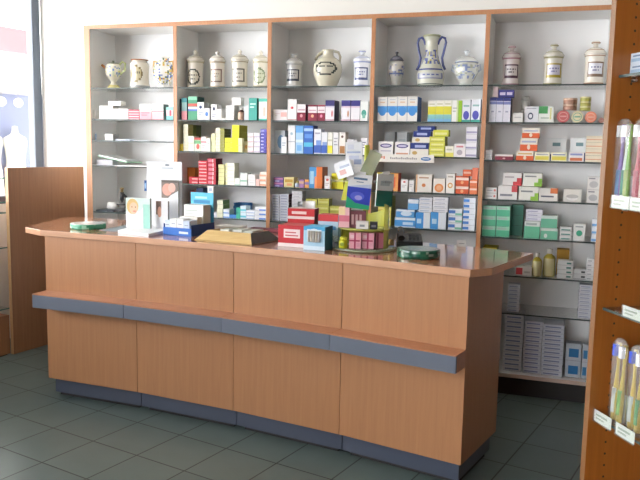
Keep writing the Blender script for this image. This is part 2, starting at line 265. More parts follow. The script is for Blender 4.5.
['box',1.1746,1.2234,0.03,0.1,1.1859,0.0746,2,'white carton with grey lettering, @ in third from right stack, fourth shelf, second bay','#ebebea',None,None,[(0.15,0.5,0.85,0.56,'#9aa0a8')],'medicines on the fourth shelf of the second bay'],
['box',1.2279,1.2515,0.03,0.1,1.1859,0.0457,1,'tiny pink carton, second from right on fourth shelf, second bay','#e8c6be',None,None,[],'medicines on the fourth shelf of the second bay'],
['box',1.2531,1.2966,0.03,0.1,1.1859,0.0916,3,'white and peach carton, @ in rightmost stack, fourth shelf, second bay','#ebdcd2',None,None,[(0,0.1,1,0.45,'#e0a184')],'medicines on the fourth shelf of the second bay'],
['box',0.703,0.7482,0.12,0.19,0.9698,0.1646,1,'dark red carton, leftmost on fifth shelf, second bay','#7c2630',None,None,[],'medicines on the fifth shelf of the second bay'],
['box',0.7626,0.8148,0.1,0.17,0.9698,0.1857,1,'navy carton, second from left on fifth shelf, second bay','#2c3f68',None,None,[(0.15,0.6,0.85,0.6599999999999999,'#8ea0c8'),(0.15,0.45999999999999996,0.6499999999999999,0.52,'#8ea0c8')],'medicines on the fifth shelf of the second bay'],
['box',0.9057,0.9508,0.03,0.1,0.9698,0.0309,1,'low white carton with blue line, third from left on fifth shelf, second bay','#e9eaec',None,None,[(0,0.2,1,0.35,'#a8b8d8')],'medicines on the fifth shelf of the second bay'],
['box',0.9528,0.9939,0.03,0.13,0.9698,0.1143,4,'cream carton with green side, @ in fourth from left stack, fifth shelf, second bay','#dfe0c4','#6d8a54',None,[],'medicines on the fifth shelf of the second bay'],
['box',0.9969,1.04,0.03,0.1,0.9698,0.0566,2,'white carton with blue foot, @ in fifth from left stack, fifth shelf, second bay','#e6ebf1',None,None,[(0,0,1,0.3,'#7aa2d8')],'medicines on the fifth shelf of the second bay'],
['box',1.0415,1.0886,0.03,0.1,0.9698,0.0235,1,'flat blue carton, fifth from right on fifth shelf, second bay','#3f82c8',None,None,[],'medicines on the fifth shelf of the second bay'],
['box',1.0912,1.1196,0.03,0.1,0.9698,0.072,2,'sea green carton, @ in fourth from right stack, fifth shelf, second bay','#3fae94',None,None,[],'medicines on the fifth shelf of the second bay'],
['box',1.121,1.161,0.03,0.1,0.9698,0.0842,2,'pale cyan carton, @ in third from right stack, fifth shelf, second bay','#cfe6ee',None,None,[(0,0.2,1,0.5,'#6cc4d4')],'medicines on the fifth shelf of the second bay'],
['box',1.1622,1.2196,0.03,0.1,0.9698,0.0577,3,'white and blue carton, @ in second from right stack, fifth shelf, second bay','#e8ecf2',None,None,[(0,0.1,1,0.3,'#9db6dc')],'medicines on the fifth shelf of the second bay'],
['box',1.2222,1.2986,0.03,0.1,0.9698,0.0851,3,'white carton with blue corner, @ in rightmost stack, fifth shelf, second bay','#eaecf0',None,None,[(0.4,0.05,1,0.4,'#6d92d8')],'medicines on the fifth shelf of the second bay'],
['papers',0.9984,1.1079,0.17,0.27,0.9698,0.0902,1,'blue blister pouch, sixth from left on fifth shelf, second bay','#3d7cba',None,None,[],'medicines on the fifth shelf of the second bay'],
['box',1.3425,1.4387,0.03,0.1,1.6038,0.0683,1,'wide white carton with pink patch, leftmost on second shelf, middle bay','#efe9e8',None,None,[(0.55,0.35,0.95,0.75,'#ecb6b0'),(0.15,0.6,0.5,0.6599999999999999,'#d8c4c4'),(0.15,0.45999999999999996,0.3,0.52,'#d8c4c4')],'medicines on the second shelf of the middle bay'],
['box',1.4404,1.5001,0.03,0.1,1.6038,0.1328,1,'tall white carton with red mark, second from left on second shelf, middle bay','#f0eeec','#c9c6c4',None,[('o',0.5,0.6,0.16,0.06,'#d05058'),(0,0.03,1,0.07,'#c99')],'medicines on the second shelf of the middle bay'],
['box',1.5046,1.5599,0.03,0.1,1.6038,0.1017,1,'white and maroon carton, third from left on second shelf, middle bay','#f0e8ea','#7a3348',None,[(0,0,1,0.5,'#8c2a40'),('o',0.5,0.3,0.16,0.1,'#e0a0a8'),(0.1,0.62,0.9,0.7,'#c7a0ac')],'medicines on the second shelf of the middle bay'],
['box',1.5763,1.6343,0.03,0.1,1.6038,0.0977,1,'maroon carton with white top and amber spot, fourth from left on second shelf, middle bay','#efe6e8','#7a3348',None,[(0,0,1,0.5,'#8c2a40'),('o',0.5,0.3,0.16,0.1,'#e0b08c'),(0.1,0.62,0.9,0.7,'#c7a0ac'),(0,0.9,1,1,'#8c2a40')],'medicines on the second shelf of the middle bay'],
['box',1.6382,1.6874,0.03,0.1,1.6038,0.0975,1,'maroon carton with white top and pink spot, fifth from left on second shelf, middle bay','#efe6e8','#7a3348',None,[(0,0,1,0.5,'#8c2a40'),('o',0.5,0.3,0.16,0.1,'#e08cab'),(0.1,0.62,0.9,0.7,'#c7a0ac'),(0,0.9,1,1,'#8c2a40')],'medicines on the second shelf of the middle bay'],
['box',1.6894,1.7471,0.03,0.13,1.6038,0.1263,1,'white carton with navy top, fourth from right on second shelf, middle bay','#ece9ee','#33304e',None,[(0,0.72,1,1,'#3d3a74'),(0,0.66,1,0.7,'#c0b8d4'),('o',0.75,0.35,0.08,0.16,'#c85a62'),(0,0,1,0.08,'#c9a8b4')],'medicines on the second shelf of the middle bay'],
['box',1.7917,1.8498,0.03,0.1,1.6038,0.1257,1,'navy topped carton with tan mark, third from right on second shelf, middle bay','#ece9ee','#33304e',None,[(0,0.72,1,1,'#443f86'),(0,0.66,1,0.7,'#d0a8c4'),('o',0.75,0.35,0.08,0.16,'#c88a5a'),(0,0,1,0.08,'#c9a8b4')],'medicines on the second shelf of the middle bay'],
['box',1.8536,1.9088,0.03,0.1,1.6038,0.1253,1,'navy topped carton with plain front, second from right on second shelf, middle bay','#ece9ee','#33304e',None,[(0,0.72,1,1,'#443f86'),(0,0.66,1,0.7,'#d0a8c4'),(0,0,1,0.08,'#c9a8b4')],'medicines on the second shelf of the middle bay'],
['box',1.9126,1.9575,0.03,0.1,1.6038,0.1208,1,'white carton with green blot, rightmost on second shelf, middle bay','#e9edea',None,None,[('o',0.5,0.4,0.35,0.17,'#4f9c8c'),(0.3,0.15,0.7,0.35,'#7cb8aa')],'medicines on the second shelf of the middle bay'],
['box',1.3425,1.4123,0.06,0.13,1.3996,0.1441,1,'translucent pack with blue disc, leftmost on third shelf, middle bay','#c3cbd0','#9aa4aa',None,[('o',0.62,0.5,0.34,0.3,'#6d93b4')],'medicines on the third shelf of the middle bay'],
['box',1.4048,1.4403,0.02,0.055,1.3996,0.1028,1,'small white carton beside blue disc pack, second from left on third shelf, middle bay','#e9ebec',None,None,[(0.15,0.6,0.85,0.6599999999999999,'#a9b4c0'),(0.15,0.45999999999999996,0.6499999999999999,0.52,'#a9b4c0')],'medicines on the third shelf of the middle bay'],
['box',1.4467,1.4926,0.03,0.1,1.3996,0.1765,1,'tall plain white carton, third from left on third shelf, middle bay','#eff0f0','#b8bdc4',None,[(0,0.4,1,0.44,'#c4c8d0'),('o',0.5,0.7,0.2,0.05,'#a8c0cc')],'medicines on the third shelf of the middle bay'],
['box',1.4966,1.548,0.03,0.1,1.3996,0.1746,1,'pale blue carton, fourth from left on third shelf, middle bay','#a9cdea','#4a86c4',None,[(0,0.75,1,1,'#6aa8e0'),(0,0.4,1,0.5,'#d6e8f4'),(0.2,0.1,0.8,0.3,'#7cb4e4')],'medicines on the third shelf of the middle bay'],
['box',1.5513,1.6121,0.03,0.12,1.3996,0.1758,1,'royal blue carton, fifth from left on third shelf, middle bay','#3a6cc0','#26418c',None,[(0,0.8,1,0.9,'#9cc0ea'),(0.1,0.55,0.9,0.7,'#5f94da'),(0,0.25,1,0.4,'#58b8d8')],'medicines on the third shelf of the middle bay'],
['box',1.6191,1.6645,0.03,0.1,1.3996,0.155,1,'white carton with blue swoosh, sixth from left on third shelf, middle bay','#e9ecf2','#a7afc8',None,[(0,0.05,1,0.35,'#3f63b8'),(0.3,0.35,1,0.55,'#7c9cd8'),(0.15,0.8,0.85,0.8600000000000001,'#aab')],'medicines on the third shelf of the middle bay'],
['box',1.6675,1.7049,0.03,0.1,1.3996,0.1366,1,'shorter white carton with blue swoosh, seventh from left on third shelf, middle bay','#eceef3','#b4bac8',None,[(0,0.05,1,0.4,'#4468bc'),(0.2,0.4,1,0.55,'#93acdc')],'medicines on the third shelf of the middle bay'],
['box',1.7076,1.7397,0.03,0.1,1.3996,0.1349,1,'white and yellow carton, fifth from right on third shelf, middle bay','#f0efe4',None,None,[(0,0.05,1,0.4,'#e4d84a'),(0.1,0.6,0.9,0.68,'#c8c8b0')],'medicines on the third shelf of the middle bay'],
['box',1.7435,1.778,0.03,0.1,1.3996,0.1344,1,'narrow white carton with grey text, fourth from right on third shelf, middle bay','#ececec',None,None,[(0.15,0.7,0.85,0.76,'#b0b0b8'),(0.15,0.5599999999999999,0.6499999999999999,0.6199999999999999,'#b0b0b8'),(0.15,0.41999999999999993,0.85,0.4799999999999999,'#b0b0b8')],'medicines on the third shelf of the middle bay'],
['box',1.7831,1.8212,0.03,0.1,1.3996,0.1369,1,'white carton with brown base, third from right on third shelf, middle bay','#efeae4','#c8bcae',None,[(0.1,0.05,0.95,0.38,'#b07c4c'),('o',0.5,0.8,0.2,0.06,'#6c5046')],'medicines on the third shelf of the middle bay'],
['box',1.8337,1.8728,0.03,0.1,1.3996,0.0946,1,'short white carton with mauve text, second from right on third shelf, middle bay','#ece8ec',None,None,[(0.15,0.6,0.85,0.6599999999999999,'#a08ca8'),(0.15,0.45999999999999996,0.6499999999999999,0.52,'#a08ca8')],'medicines on the third shelf of the middle bay'],
['box',1.9228,1.9578,0.03,0.1,1.3996,0.1035,1,'white carton with dark text, rightmost on third shelf, middle bay','#e9e9ee',None,None,[(0.15,0.7,0.85,0.76,'#6a6e86'),(0.15,0.5599999999999999,0.6499999999999999,0.6199999999999999,'#6a6e86'),(0.15,0.41999999999999993,0.85,0.4799999999999999,'#6a6e86')],'medicines on the third shelf of the middle bay'],
['box',1.3516,1.4153,0.03,0.1,1.1859,0.0605,2,'purple and pink carton, @ in leftmost stack, fourth shelf, middle bay','#7a62a8',None,None,[(0,0.55,1,0.9,'#c888b4'),(0.1,0.1,0.6,0.35,'#b8c0e8')],'medicines on the fourth shelf of the middle bay'],
['box',1.422,1.489,0.03,0.1,1.1859,0.0635,1,'cream carton with orange print, second from left on fourth shelf, middle bay','#e4d79c',None,None,[(0.1,0.5,0.9,0.8,'#c9a24a'),(0.3,0.15,0.8,0.4,'#e8a878')],'medicines on the fourth shelf of the middle bay'],
['bottle',1.4921,1.5241,0.03,0.1,1.1859,0.0405,1,'small yellow topped jar, third from left on fourth shelf, middle bay','#eceae4',None,None,['#e0d4a0','#b6c4d8','#c8b850'],'medicines on the fourth shelf of the middle bay'],
['box',1.5266,1.5557,0.03,0.1,1.1859,0.0526,1,'small violet carton, fourth from left on fourth shelf, middle bay','#a880b0',None,None,[(0,0.5,1,0.8,'#e8c0a0')],'medicines on the fourth shelf of the middle bay'],
['box',1.5624,1.5901,0.03,0.1,1.1859,0.0528,1,'small orange carton, fifth from left on fourth shelf, middle bay','#dca05c',None,None,[(0,0.4,1,0.7,'#8c7cb8')],'medicines on the fourth shelf of the middle bay'],
['box',1.5913,1.6775,0.03,0.14,1.1859,0.1332,1,'blue and orange carton, fourth from right on fourth shelf, middle bay','#4f94cc','#a85c30','#c47840',[(0.55,0,1,1,'#de7a3c'),(0.42,0,0.6,0.55,'#e8915a'),(0.08,0.2,0.35,0.8,'#a6cfe6')],'medicines on the fourth shelf of the middle bay'],
['box',1.6994,1.7355,0.01,0.04,1.1859,0.0811,1,'white carton with red logo, third from right on fourth shelf, middle bay','#ebe6e4',None,None,[('o',0.5,0.7,0.25,0.1,'#c86058'),(0.15,0.4,0.85,0.46,'#b8a8a8'),(0.15,0.26,0.6499999999999999,0.32,'#b8a8a8')],'medicines on the fourth shelf of the middle bay'],
['box',1.734,1.77,0.042,0.112,1.1859,0.0975,1,'yellow carton, second from right on fourth shelf, middle bay','#d8ce2e','#a49c22',None,[],'medicines on the fourth shelf of the middle bay'],
['box',1.775,1.8158,0.03,0.1,1.1859,0.1608,1,'tall yellow carton, rightmost on fourth shelf, middle bay','#dcd634','#a49c22',None,[(0.15,0.7,0.85,0.76,'#b0aa28'),(0.15,0.5599999999999999,0.6499999999999999,0.6199999999999999,'#b0aa28')],'medicines on the fourth shelf of the middle bay'],
['box',1.3425,1.3932,0.03,0.1,0.9698,0.1682,10,'white lilac carton, @ in leftmost stack, fifth shelf, middle bay','#d6d9e4',None,None,[(0.1,0.25,0.8,0.5,'#8f98bc')],'medicines on the fifth shelf of the middle bay'],
['box',1.3959,1.4552,0.03,0.11,0.9698,0.1712,10,'grey white carton, @ in second from left stack, fifth shelf, middle bay','#d4d8e3','#50303c',None,[(0.1,0.25,0.8,0.5,'#9098b8')],'medicines on the fifth shelf of the middle bay'],
['box',1.4777,1.5469,0.03,0.1,0.9698,0.1945,9,'plain white carton, @ in third from left stack, fifth shelf, middle bay','#dadbdf','#a9abb2',None,[(0.2,0.3,0.7,0.5,'#babcc6')],'medicines on the fifth shelf of the middle bay'],
['box',1.5716,1.6465,0.03,0.1,0.9698,0.1488,4,'greenish yellow carton, @ in fourth from left stack, fifth shelf, middle bay','#c6c464','#7c7c34',None,[(0.1,0.3,0.9,0.6,'#dad98c')],'medicines on the fifth shelf of the middle bay'],
['box',1.6505,1.7246,0.03,0.1,0.9698,0.1528,4,'mustard carton, @ in second from right stack, fifth shelf, middle bay','#c3c15c','#7c7c34',None,[(0.1,0.3,0.9,0.6,'#d8d78a')],'medicines on the fifth shelf of the middle bay'],
['box',1.7295,1.8004,0.03,0.1,0.9698,0.11,3,'khaki carton, @ in rightmost stack, fifth shelf, middle bay','#bdbb58','#7c7c34',None,[(0.1,0.3,0.9,0.6,'#d8d78a')],'medicines on the fifth shelf of the middle bay'],
['box',2.02,2.079,0.03,0.1,1.6038,0.1456,1,'white carton with blue shield, leftmost on second shelf, fourth bay','#eceae4','#1f5aa0',None,[(0,0.36,1,0.62,'#5aa0dc'),('o',0.5,0.42,0.38,0.2,'#4a92d8'),(0.25,0.75,0.75,0.8,'#e0c0a0'),(0.2,0.86,0.8,0.9,'#c8ccd4')],'medicines on the second shelf of the fourth bay'],
['box',2.0808,2.141,0.03,0.1,1.6038,0.1462,1,'white carton with blue shield, second from left on second shelf, fourth bay','#eceae4','#1f5aa0',None,[(0,0.36,1,0.62,'#5aa0dc'),('o',0.5,0.42,0.38,0.2,'#4a92d8'),(0.25,0.75,0.75,0.8,'#e0c0a0'),(0.2,0.86,0.8,0.9,'#c8ccd4')],'medicines on the second shelf of the fourth bay'],
['box',2.1428,2.2001,0.03,0.1,1.6038,0.1469,1,'white carton with blue shield, third from left on second shelf, fourth bay','#eceae4','#1f5aa0',None,[(0,0.36,1,0.62,'#5aa0dc'),('o',0.5,0.42,0.38,0.2,'#4a92d8'),(0.25,0.75,0.75,0.8,'#e0c0a0'),(0.2,0.86,0.8,0.9,'#c8ccd4')],'medicines on the second shelf of the fourth bay'],
['box',2.202,2.2612,0.03,0.16,1.6038,0.147,1,'blue sided carton with shield, fourth from left on second shelf, fourth bay','#eceae4','#1c549a','#3a76bc',[(0,0.36,1,0.62,'#5aa0dc'),('o',0.5,0.42,0.38,0.2,'#4a92d8'),(0.25,0.75,0.75,0.8,'#e0c0a0'),(0.2,0.86,0.8,0.9,'#c8ccd4')],'medicines on the second shelf of the fourth bay'],
['box',2.3249,2.3709,0.03,0.1,1.6038,0.1229,1,'white carton with yellow and aqua bands, fifth from left on second shelf, fourth bay','#f0efe2','#b8c4a0',None,[(0,0.28,1,0.72,'#dfd84a'),(0,0.14,1,0.34,'#8cc4c0'),(0,0,1,0.14,'#7fb8d8'),(0.15,0.8,0.85,0.86,'#c8c8a8')],'medicines on the second shelf of the fourth bay'],
['box',2.372,2.4176,0.03,0.1,1.6038,0.1242,1,'white carton with yellow and aqua bands, sixth from left on second shelf, fourth bay','#f0efe2','#b8c4a0',None,[(0,0.28,1,0.72,'#dfd84a'),(0,0.14,1,0.34,'#8cc4c0'),(0,0,1,0.14,'#7fb8d8'),(0.15,0.8,0.85,0.86,'#c8c8a8')],'medicines on the second shelf of the fourth bay'],
['box',2.4187,2.4629,0.03,0.1,1.6038,0.1249,1,'white carton with yellow and aqua bands, fifth from right on second shelf, fourth bay','#f0efe2','#b8c4a0',None,[(0,0.28,1,0.72,'#dfd84a'),(0,0.14,1,0.34,'#8cc4c0'),(0,0,1,0.14,'#7fb8d8'),(0.15,0.8,0.85,0.86,'#c8c8a8')],'medicines on the second shelf of the fourth bay'],
['box',2.4652,2.5009,0.03,0.1,1.6038,0.1256,1,'white carton with faint green stripe, fourth from right on second shelf, fourth bay','#eff0ea',None,None,[(0.75,0,1,1,'#d8e4b4'),(0.15,0.6,0.85,0.6599999999999999,'#c0c4bc'),(0.15,0.45999999999999996,0.6499999999999999,0.52,'#c0c4bc')],'medicines on the second shelf of the fourth bay'],
['box',2.5028,2.5229,0.03,0.1,1.6038,0.1234,1,'slim leaf green carton, third from right on second shelf, fourth bay','#9cc83c','#5c9a3c',None,[],'medicines on the second shelf of the fourth bay'],
['box',2.525,2.5718,0.03,0.1,1.6038,0.1281,1,'white carton with violet disc, second from right on second shelf, fourth bay','#e6e9ef','#b0b4c8',None,[('o',0.5,0.3,0.36,0.2,'#5a5cb4'),(0,0,1,0.1,'#49a898'),(0.15,0.68,0.85,0.76,'#8fb4b0')],'medicines on the second shelf of the fourth bay'],
['box',2.5762,2.6284,0.03,0.1,1.6038,0.1316,1,'white carton with violet disc near divider, rightmost on second shelf, fourth bay','#e6e9ef','#b0b4c8',None,[('o',0.5,0.3,0.36,0.2,'#5a5cb4'),(0,0,1,0.1,'#49a898'),(0.15,0.68,0.85,0.76,'#8fb4b0')],'medicines on the second shelf of the fourth bay'],
['box',2.0328,2.1234,0.03,0.1,1.3996,0.0854,1,'white carton with purple oval, leftmost on third shelf, fourth bay','#ece9e6','#b8b4b0',None,[('o',0.5,0.7,0.4,0.15,'#4c3f80'),('o',0.5,0.7,0.3,0.08,'#c8c4dc'),(0.15,0.3,0.85,0.36,'#b8b0c0')],'medicines on the third shelf of the fourth bay'],
['box',2.1333,2.2238,0.03,0.1,1.3996,0.0846,1,'white carton with purple oval and orange foot, fourth from left on third shelf, fourth bay','#ece9e6','#b8b4b0',None,[('o',0.5,0.7,0.4,0.15,'#4c3f80'),('o',0.5,0.7,0.3,0.08,'#c8c4dc'),(0.1,0.1,0.9,0.22,'#d8a488')],'medicines on the third shelf of the fourth bay'],
['box',2.2271,2.3371,0.03,0.1,1.3996,0.0792,1,'navy and white carton, fifth from left on third shelf, fourth bay','#ebe7dc','#c8c2b0','#d8d4c4',[(0,0.55,1,1,'#2a3a7c'),(0.25,0.65,0.85,0.85,'#a8b4dc'),('o',0.25,0.25,0.14,0.14,'#c8a868')],'medicines on the third shelf of the fourth bay'],
['box',2.2369,2.3408,0.035,0.105,1.4793,0.034,1,'white carton in the navy stack, lying on fifth from left item, third shelf, fourth bay','#e8e4d8',None,None,[('o',0.3,0.5,0.14,0.3,'#c8a868')],'medicines on the third shelf of the fourth bay'],
['box',2.2422,2.3454,0.035,0.105,1.5137,0.0349,1,'navy carton, lying on fifth from left item, third shelf, fourth bay','#2c3c80','#1e2c5c',None,[(0.2,0.3,0.8,0.7,'#a8b4dc')],'medicines on the third shelf of the fourth bay'],
['box',2.265,2.3677,0.035,0.105,1.5492,0.0293,1,'upper navy carton, lying on fifth from left item, third shelf, fourth bay','#2c3c80','#1e2c5c',None,[(0.2,0.3,0.8,0.7,'#a8b4dc')],'medicines on the third shelf of the fourth bay'],
['box',2.0395,2.1023,0.16,0.23,1.3996,0.1457,1,'clear plastic pack with blue print, second from left on third shelf, fourth bay','#eef5fa',None,None,[(0.2,0.3,0.9,0.6,'#6d94b4')],'medicines on the third shelf of the fourth bay'],
['box',2.1127,2.1749,0.17,0.24,1.3996,0.1446,1,'clear plastic pack with white print, third from left on third shelf, fourth bay','#f0f4f6',None,None,[(0.2,0.4,0.9,0.7,'#d0dce0')],'medicines on the third shelf of the fourth bay'],
['box',2.3416,2.4317,0.03,0.14,1.3996,0.1184,4,'yellow green carton, @ in fourth from right stack, third shelf, fourth bay','#d8d85c','#a09c38','#e4e284',[(0.1,0.25,0.9,0.6,'#e9e79c')],'medicines on the third shelf of the fourth bay'],
['box',2.3613,2.4511,0.03,0.1,1.5185,0.0385,1,'lime carton, lying on fourth from right item, third shelf, fourth bay','#d6d850','#a8a83c',None,[(0.1,0.25,0.9,0.6,'#ecea9c')],'medicines on the third shelf of the fourth bay'],
['box',2.4363,2.485,0.03,0.1,1.3996,0.0644,1,'white carton with yellow foot, third from right on third shelf, fourth bay','#efedda',None,None,[(0,0,1,0.4,'#e4dc6c'),(0.15,0.6,0.8,0.75,'#c4c4b0')],'medicines on the third shelf of the fourth bay'],
['box',2.4868,2.5536,0.03,0.1,1.3996,0.079,1,'white carton with red print, second from right on third shelf, fourth bay','#ece8e8','#bdb8b8',None,[(0.2,0.72,0.8,0.85,'#cf8a90'),('o',0.5,0.35,0.25,0.2,'#b8b0b8')],'medicines on the third shelf of the fourth bay'],
['box',2.5548,2.6162,0.03,0.1,1.3996,0.1775,4,'white carton with grey violet band, @ in rightmost stack, third shelf, fourth bay','#e6e4ea','#b4b2ba',None,[(0,0.15,1,0.4,'#a8a4c0')],'medicines on the third shelf of the fourth bay'],
['box',2.0264,2.096,0.04,0.11,1.1859,0.1125,1,'yellow carton with red arc, leftmost on fourth shelf, fourth bay','#e4d65c','#b0442c',None,[(0,0.55,1,0.8,'#d06a50'),(0.1,0.1,0.9,0.4,'#b8c050')],'medicines on the fourth shelf of the fourth bay'],
['box',2.1034,2.1599,0.03,0.12,1.1859,0.1091,1,'orange and yellow carton, second from left on fourth shelf, fourth bay','#e8a05c','#b8392c',None,[(0,0,0.5,1,'#e4c86c'),(0.3,0.2,0.7,0.8,'#d66a4c')],'medicines on the fourth shelf of the fourth bay'],
['box',2.1782,2.2184,0.03,0.1,1.1859,0.0735,1,'white carton with red cap mark, third from left on fourth shelf, fourth bay','#eeebe8',None,None,[('o',0.5,0.8,0.2,0.08,'#cc6a5c'),(0.15,0.5,0.85,0.56,'#b8b0b0'),(0.15,0.36,0.6499999999999999,0.42,'#b8b0b0')],'medicines on the fourth shelf of the fourth bay'],
['box',2.2271,2.2574,0.03,0.1,1.1859,0.0699,1,'slim white carton, fourth from left on fourth shelf, fourth bay','#ecebe8',None,None,[(0.15,0.6,0.85,0.6599999999999999,'#b0b0b4'),(0.15,0.45999999999999996,0.6499999999999999,0.52,'#b0b0b4')],'medicines on the fourth shelf of the fourth bay'],
['box',2.2682,2.3639,0.03,0.1,1.1859,0.107,1,'wide white carton with orange rim, fifth from left on fourth shelf, fourth bay','#f0ece4','#c8c0b4',None,[(0,0,0.1,1,'#e4b890'),(0.2,0.78,0.8,0.86,'#c09c84'),('o',0.5,0.4,0.12,0.1,'#d88c58')],'medicines on the fourth shelf of the fourth bay'],
['box',2.3731,2.4428,0.03,0.1,1.1859,0.0857,1,'white carton with orange sun, fourth from right on fourth shelf, fourth bay','#f0e9e0','#ccc0b4',None,[('o',0.5,0.35,0.38,0.3,'#e09058'),('o',0.5,0.35,0.22,0.18,'#e8b088')],'medicines on the fourth shelf of the fourth bay'],
['box',2.4487,2.4989,0.03,0.1,1.1859,0.1174,1,'tall white carton with orange ring, third from right on fourth shelf, fourth bay','#eeebe4',None,None,[('o',0.5,0.4,0.3,0.14,'#d8a058'),('o',0.5,0.4,0.18,0.08,'#f0e4cc'),(0.2,0.8,0.8,0.88,'#b8b0a4')],'medicines on the fourth shelf of the fourth bay'],
['box',2.5055,2.5807,0.03,0.1,1.1859,0.1028,2,'orange red carton, @ in second from right stack, fourth shelf, fourth bay','#d4603c','#9c3c24',None,[(0,0.55,1,0.85,'#efd8cc'),('o',0.5,0.3,0.12,0.2,'#e8a878')],'medicines on the fourth shelf of the fourth bay'],
['box',2.5873,2.6298,0.03,0.1,1.1859,0.0858,2,'orange carton near divider, @ in rightmost stack, fourth shelf, fourth bay','#dc7c54',None,None,[(0,0.55,1,0.8,'#efd0c0')],'medicines on the fourth shelf of the fourth bay'],
['box',2.5444,2.5962,0.03,0.08,1.2892,0.0393,1,'orange carton, lying on second from right item, fourth shelf, fourth bay','#d2643e',None,None,[(0.1,0.4,0.9,0.7,'#e8b8a4')],'medicines on the fourth shelf of the fourth bay'],
['box',2.5986,2.6301,0.03,0.08,1.2722,0.0677,1,'coral carton, lying on rightmost item, fourth shelf, fourth bay','#dc7c60',None,None,[],'medicines on the fourth shelf of the fourth bay'],
['box',2.04,2.0813,0.03,0.1,0.9698,0.157,5,'yellow carton in left column, @ in leftmost stack, fifth shelf, fourth bay','#d2c85a',None,None,[(0.1,0.3,0.9,0.65,'#e2da88')],'medicines on the fifth shelf of the fourth bay'],
['box',2.0831,2.1216,0.03,0.15,0.9698,0.1837,6,'yellow carton in right column, @ in second from left stack, fifth shelf, fourth bay','#d2c85a','#8a8234',None,[(0.1,0.3,0.9,0.65,'#e2da88')],'medicines on the fifth shelf of the fourth bay'],
['box',2.1463,2.2723,0.03,0.1,0.9698,0.0591,1,'blue and white carton, third from left on fifth shelf, fourth bay','#dfe8f0','#a8bccc',None,[(0,0.1,1,0.75,'#4f9ad8'),(0.4,0.25,0.9,0.55,'#bcd8ee')],'medicines on the fifth shelf of the fourth bay'],
['box',2.2742,2.3618,0.03,0.1,0.9698,0.0961,1,'blue carton with white end, fourth from left on fifth shelf, fourth bay','#e4eaf0','#a8bccc',None,[(0,0,0.55,1,'#4490d4'),(0.1,0.3,0.4,0.6,'#b8d8ee')],'medicines on the fifth shelf of the fourth bay'],
['box',2.3648,2.4572,0.03,0.1,0.9698,0.1017,1,'white carton with blue end, third from right on fifth shelf, fourth bay','#e4eaf0','#a8bccc',None,[(0,0,0.5,1,'#4e98d8'),(0.1,0.3,0.4,0.6,'#b8d8ee')],'medicines on the fifth shelf of the fourth bay'],
['box',2.154,2.2675,0.03,0.1,1.0294,0.0488,1,'blue carton with pale diamond, lying on third from left item, fifth shelf, fourth bay','#5c9fd8',None,None,[('o',0.55,0.5,0.3,0.3,'#cfe2f0'),(0,0.75,1,1,'#dfe8f0')],'medicines on the fifth shelf of the fourth bay'],
['box',2.2256,2.2889,0.03,0.1,1.0786,0.0638,1,'blue carton with white lid, lying on third from left item, fifth shelf, fourth bay','#69a6dc',None,None,[(0,0.6,1,1,'#e0e8f0')],'medicines on the fifth shelf of the fourth bay'],
['box',2.2922,2.3704,0.03,0.1,1.0663,0.0904,4,'blue printed carton, @ atop fourth from left item, fifth shelf, fourth bay','#e6e8ee',None,None,[(0.1,0.3,0.8,0.55,'#b4c0d4')],'medicines on the fifth shelf of the fourth bay'],
['box',2.3763,2.4654,0.03,0.1,1.0719,0.0896,4,'grey printed carton, @ atop third from right item, fifth shelf, fourth bay','#e7e8ec','#b8bcc8',None,[(0.1,0.3,0.8,0.55,'#bcc0cc')],'medicines on the fifth shelf of the fourth bay'],
['box',2.4719,2.5505,0.03,0.1,0.9698,0.1256,3,'white blue and green carton, @ in second from right stack, fifth shelf, fourth bay','#dfe6ea','#9cacb8',None,[(0,0.35,0.5,0.8,'#4f7cc0'),(0.5,0.1,1,0.4,'#7cc0a8')],'medicines on the fifth shelf of the fourth bay'],
['box',2.5571,2.6254,0.03,0.1,0.9698,0.1951,6,'white carton with blue corner, @ in rightmost stack, fifth shelf, fourth bay','#e2e8f0',None,None,[(0,0.2,0.5,0.7,'#5088d0')],'medicines on the fifth shelf of the fourth bay'],
['box',2.6798,2.7166,0.03,0.1,1.6038,0.1407,1,'white carton with navy cap, leftmost on second shelf, rightmost bay','#dfe0ea','#262c56','#2f366a',[(0,0.86,1,1,'#3c4484'),(0,0.72,1,0.84,'#8088bc'),(0.3,0.4,0.7,0.46,'#a8acc0')],'medicines on the second shelf of the rightmost bay'],
['box',2.7184,2.7555,0.03,0.1,1.6038,0.1396,1,'white carton with navy cap, second from left on second shelf, rightmost bay','#dfe0ea','#262c56','#2f366a',[(0,0.86,1,1,'#3c4484'),(0,0.72,1,0.84,'#8088bc'),(0.3,0.4,0.7,0.46,'#a8acc0')],'medicines on the second shelf of the rightmost bay'],
['box',2.7573,2.7965,0.03,0.16,1.6038,0.1384,1,'white carton with navy cap and side, third from left on second shelf, rightmost bay','#dfe0ea','#262c56','#2f366a',[(0,0.86,1,1,'#3c4484'),(0,0.72,1,0.84,'#8088bc'),(0.3,0.4,0.7,0.46,'#a8acc0')],'medicines on the second shelf of the rightmost bay'],
['box',2.6966,2.723,0.03,0.07,1.745,0.0568,1,'small pinkish carton, lying on leftmost item, second shelf, rightmost bay','#d8c0c0',None,None,[],'medicines on the second shelf of the rightmost bay'],
['box',2.726,2.8113,0.03,0.09,1.7439,0.042,1,'small navy carton lying flat, lying on second from left item, second shelf, rightmost bay','#46448a','#26244e','#3a3870',[(0.1,0.3,0.45,0.7,'#cfc8e0'),(0.55,0.3,0.9,0.7,'#cfc8e0')],'medicines on the second shelf of the rightmost bay'],
['box',2.8143,2.8672,0.015,0.085,1.6038,0.0527,1,'small white carton with grey print, fourth from left on second shelf, rightmost bay','#e8e6e0',None,None,[(0.15,0.5,0.85,0.56,'#a8a8a8')],'medicines on the second shelf of the rightmost bay'],
